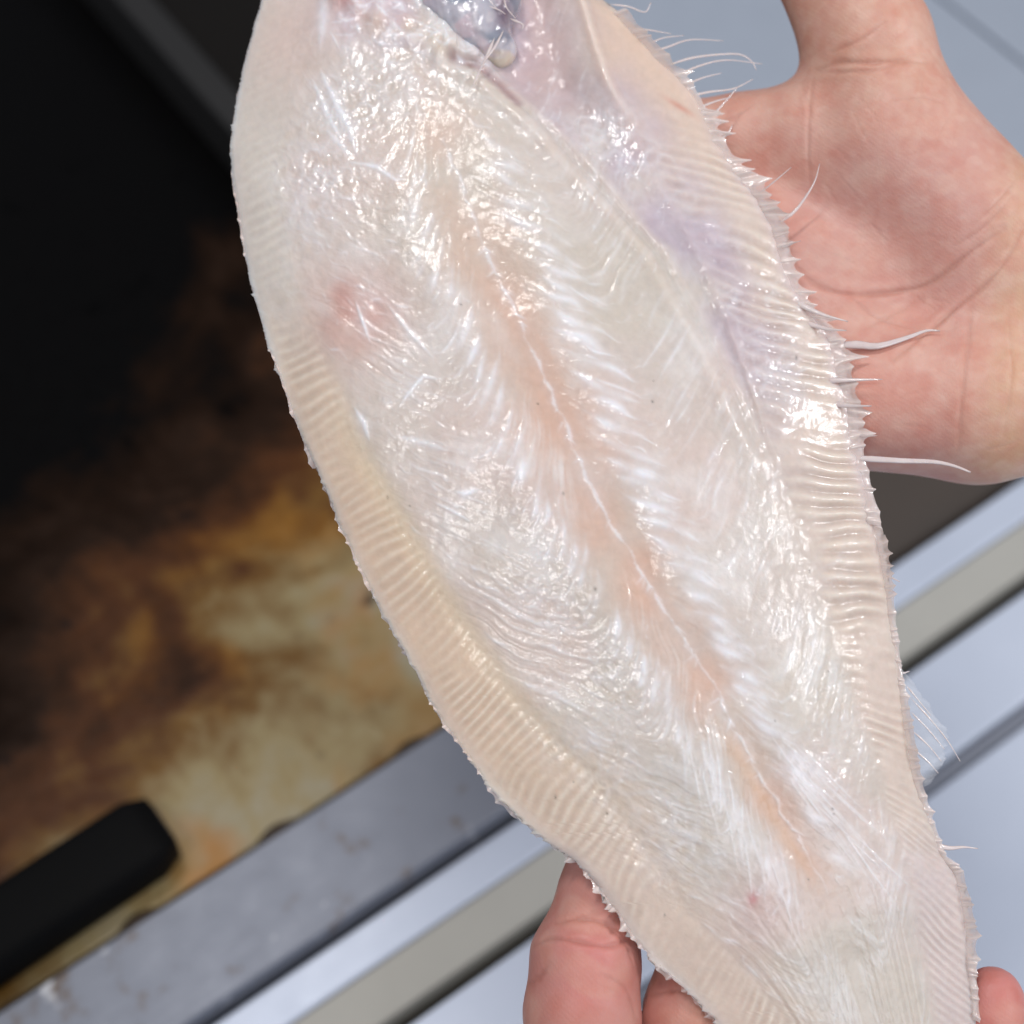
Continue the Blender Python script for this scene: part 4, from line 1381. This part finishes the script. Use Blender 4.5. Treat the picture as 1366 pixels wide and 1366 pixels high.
k = 0.000190
L_hand_palm = [
    (cpt(1010, 1960, 0.020), cpt(955, 1640, 0.024), 80 * k, 66 * k),
    (cpt(1060, 1960, 0.022), cpt(1060, 1620, 0.026), 80 * k, 68 * k),
    (cpt(1110, 1960, 0.022), cpt(1160, 1630, 0.026), 80 * k, 66 * k),
    (cpt(1150, 1960, 0.020), cpt(1255, 1670, 0.024), 84 * k, 60 * k),
    (cpt(980, 1900, 0.014), cpt(850, 1640, 0.010), 100 * k, 88 * k),
    (cpt(900, 1680, 0.018), cpt(1000, 1640, 0.024), 82 * k, 66 * k),
    (cpt(1050, 1960, 0.020), cpt(1080, 2350, 0.024), 122 * k, 118 * k),
    (cpt(1120, 1960, 0.020), cpt(1140, 2350, 0.024), 112 * k, 112 * k),
]
L_hand_fingers = [
    [(cpt(845, 1640, 0.010), 90 * k), (cpt(785, 1460, 0.009), 82 * k), (cpt(776, 1350, 0.010), 76 * k), (cpt(782, 1276, 0.011), 73 * k), (cpt(791, 1236, 0.013), 57 * k), (cpt(800, 1190, 0.013), 54 * k), (cpt(812, 1130, 0.014), 48 * k), (cpt(822, 1095, 0.014), 38 * k)],
    [(cpt(955, 1640, 0.024), 62 * k), (cpt(922, 1470, 0.016), 60 * k), (cpt(918, 1350, 0.014), 59 * k), (cpt(940, 1240, 0.014), 52 * k), (cpt(970, 1150, 0.014), 44 * k), (cpt(985, 1110, 0.014), 36 * k)],
    [(cpt(1060, 1620, 0.026), 62 * k), (cpt(1060, 1440, 0.018), 54 * k), (cpt(1075, 1300, 0.016), 50 * k), (cpt(1090, 1190, 0.016), 44 * k), (cpt(1098, 1140, 0.016), 36 * k)],
    [(cpt(1160, 1630, 0.026), 60 * k), (cpt(1180, 1460, 0.018), 52 * k), (cpt(1195, 1340, 0.016), 47 * k), (cpt(1205, 1250, 0.016), 42 * k), (cpt(1208, 1205, 0.016), 36 * k)],
    [(cpt(1255, 1670, 0.024), 54 * k), (cpt(1300, 1540, 0.018), 48 * k), (cpt(1318, 1430, 0.013), 46 * k), (cpt(1323, 1355, 0.012), 44 * k), (cpt(1324, 1330, 0.012), 42 * k)],
]
L_creases = [
    ([(712, 1262), (735, 1252), (770, 1256), (810, 1262), (850, 1250)], 3.0, 0.0006),
    ([(702, 1316), (720, 1302), (732, 1286)], 4.0, 0.0004),
    ([(740, 1232), (775, 1226), (815, 1236), (846, 1262)], 2.8, 0.0006),
    ([(805, 1230), (835, 1262), (850, 1300)], 2.6, 0.0004),
    ([(862, 1330), (900, 1322), (940, 1328)], 2.6, 0.0004),
    ([(800, 1300), (835, 1320), (850, 1366)], 2.6, 0.0003)]
build_hand('hand', L_hand_palm, L_hand_fingers, 0.00105, 0.012, 0.007, L_creases, skin_left, M_skin,
           'cupped hand with bent thumb and fingers gripping the tail from behind')


# ------------------------------------------------------------------ gut remnant at the cut end
def organ(name, caps, noise_amp, colour, h=0.0006, k_=0.004, seed=1):
    caps = [(fish_pts(np.array([p[0]]), np.array([p[1]]), np.array([p[2]]))[0], fish_pts(np.array([q[0]]), np.array([q[1]]), np.array([q[2]]))[0], ra * K_M, rb * K_M) for p, q, ra, rb in caps]
    lo = np.min([np.minimum(p, q) - max(ra, rb) for p, q, ra, rb in caps], 0) - 0.004
    hi = np.max([np.maximum(p, q) + max(ra, rb) for p, q, ra, rb in caps], 0) + 0.004
    G, org, hh = grid(lo, hi, h)
    D = None
    for p, q, ra, rb in caps:
        c = capsule(G, p, q, ra, rb)
        D = c if D is None else smin(D, c, k_)
    V, F = surface_nets(D, org, hh)
    C0 = V.mean(0)
    Nn = (V - C0); Nn /= np.linalg.norm(Nn, axis=1)[:, None]
    Nn = Nn * 0.4 + np.array([0, 0, 1.0]) * 0.6
    d = 0.5 * vnoise(V, 0.007, seed) + 0.35 * vnoise(V, 0.0035, seed + 1) + 0.2 * (1 - 2 * np.abs(vnoise(V, 0.004, seed + 2)))
    V = V + Nn * (d * noise_amp)[:, None]
    px, py = project(V)
    o = mesh_obj(name, to_world(V), F, M_flesh, fish, colors=colour(px, py, V), extra={'wet': np.full(len(V), 0.95)})
    return o


def col_organ(px, py, V):
    C = np.broadcast_to(lin((186, 182, 190)), (len(V), 3)).copy()
    C = mixc(C, (130, 140, 154), smooth(-0.2, 0.9, vnoise(V, 0.010, 31)) * 0.75)
    C = mixc(C, (214, 192, 196), smooth(0.1, 0.9, vnoise(V, 0.012, 36)) * 0.7)
    C = mixc(C, (206, 200, 204), smooth(0.2, 1.2, vnoise(V, 0.005, 32)) * 0.8)
    C = mixc(C, (112, 92, 108), np.exp(-(((px - 672) / 14) ** 2 + ((py - 18) / 26) ** 2)) * 0.9)
    C = mixc(C, (216, 200, 176), smooth(62, 84, py + 4 * vnoise(V, 0.004, 35)) * 0.8)
    C = mixc(C, (196, 180, 190), smooth(600, 560, px) * 0.6)
    return C


organ('gut_remnant', [((592, 8, 0.0042), (662, 14, 0.0046), 38, 36), ((636, 46, 0.0042), (664, 74, 0.0030), 34, 28), ((590, -60, 0.004), (680, -50, 0.004), 50, 50), ((606, 30, 0.0042), (644, 52, 0.004), 34, 34)], 0.00035, col_organ, seed=50)
ray([(660, 72), (650, 98), (642, 116), (632, 140)], 4.5, 0.9, 0.0095, 0.0120, name='sinew')
ray([(672, 62), (660, 86), (648, 104), (640, 122)], 3.0, 0.7, 0.0095, 0.0115, name='sinew')

rs = np.random.default_rng(17)
for i in range(9):
    x0, y0 = rs.uniform(575, 690), rs.uniform(-5, 60)
    a = rs.normal(1.0, 0.7); ln = rs.uniform(18, 45)
    ray([(x0, y0), (x0 + math.cos(a) * ln * 0.5 + rs.normal(0, 4), y0 + math.sin(a) * ln * 0.5), (x0 + math.cos(a) * ln, y0 + math.sin(a) * ln)], rs.uniform(1.4, 3.2), 0.6,
        rs.uniform(0.0095, 0.0115), rs.uniform(0.0095, 0.0115), name='sinew')
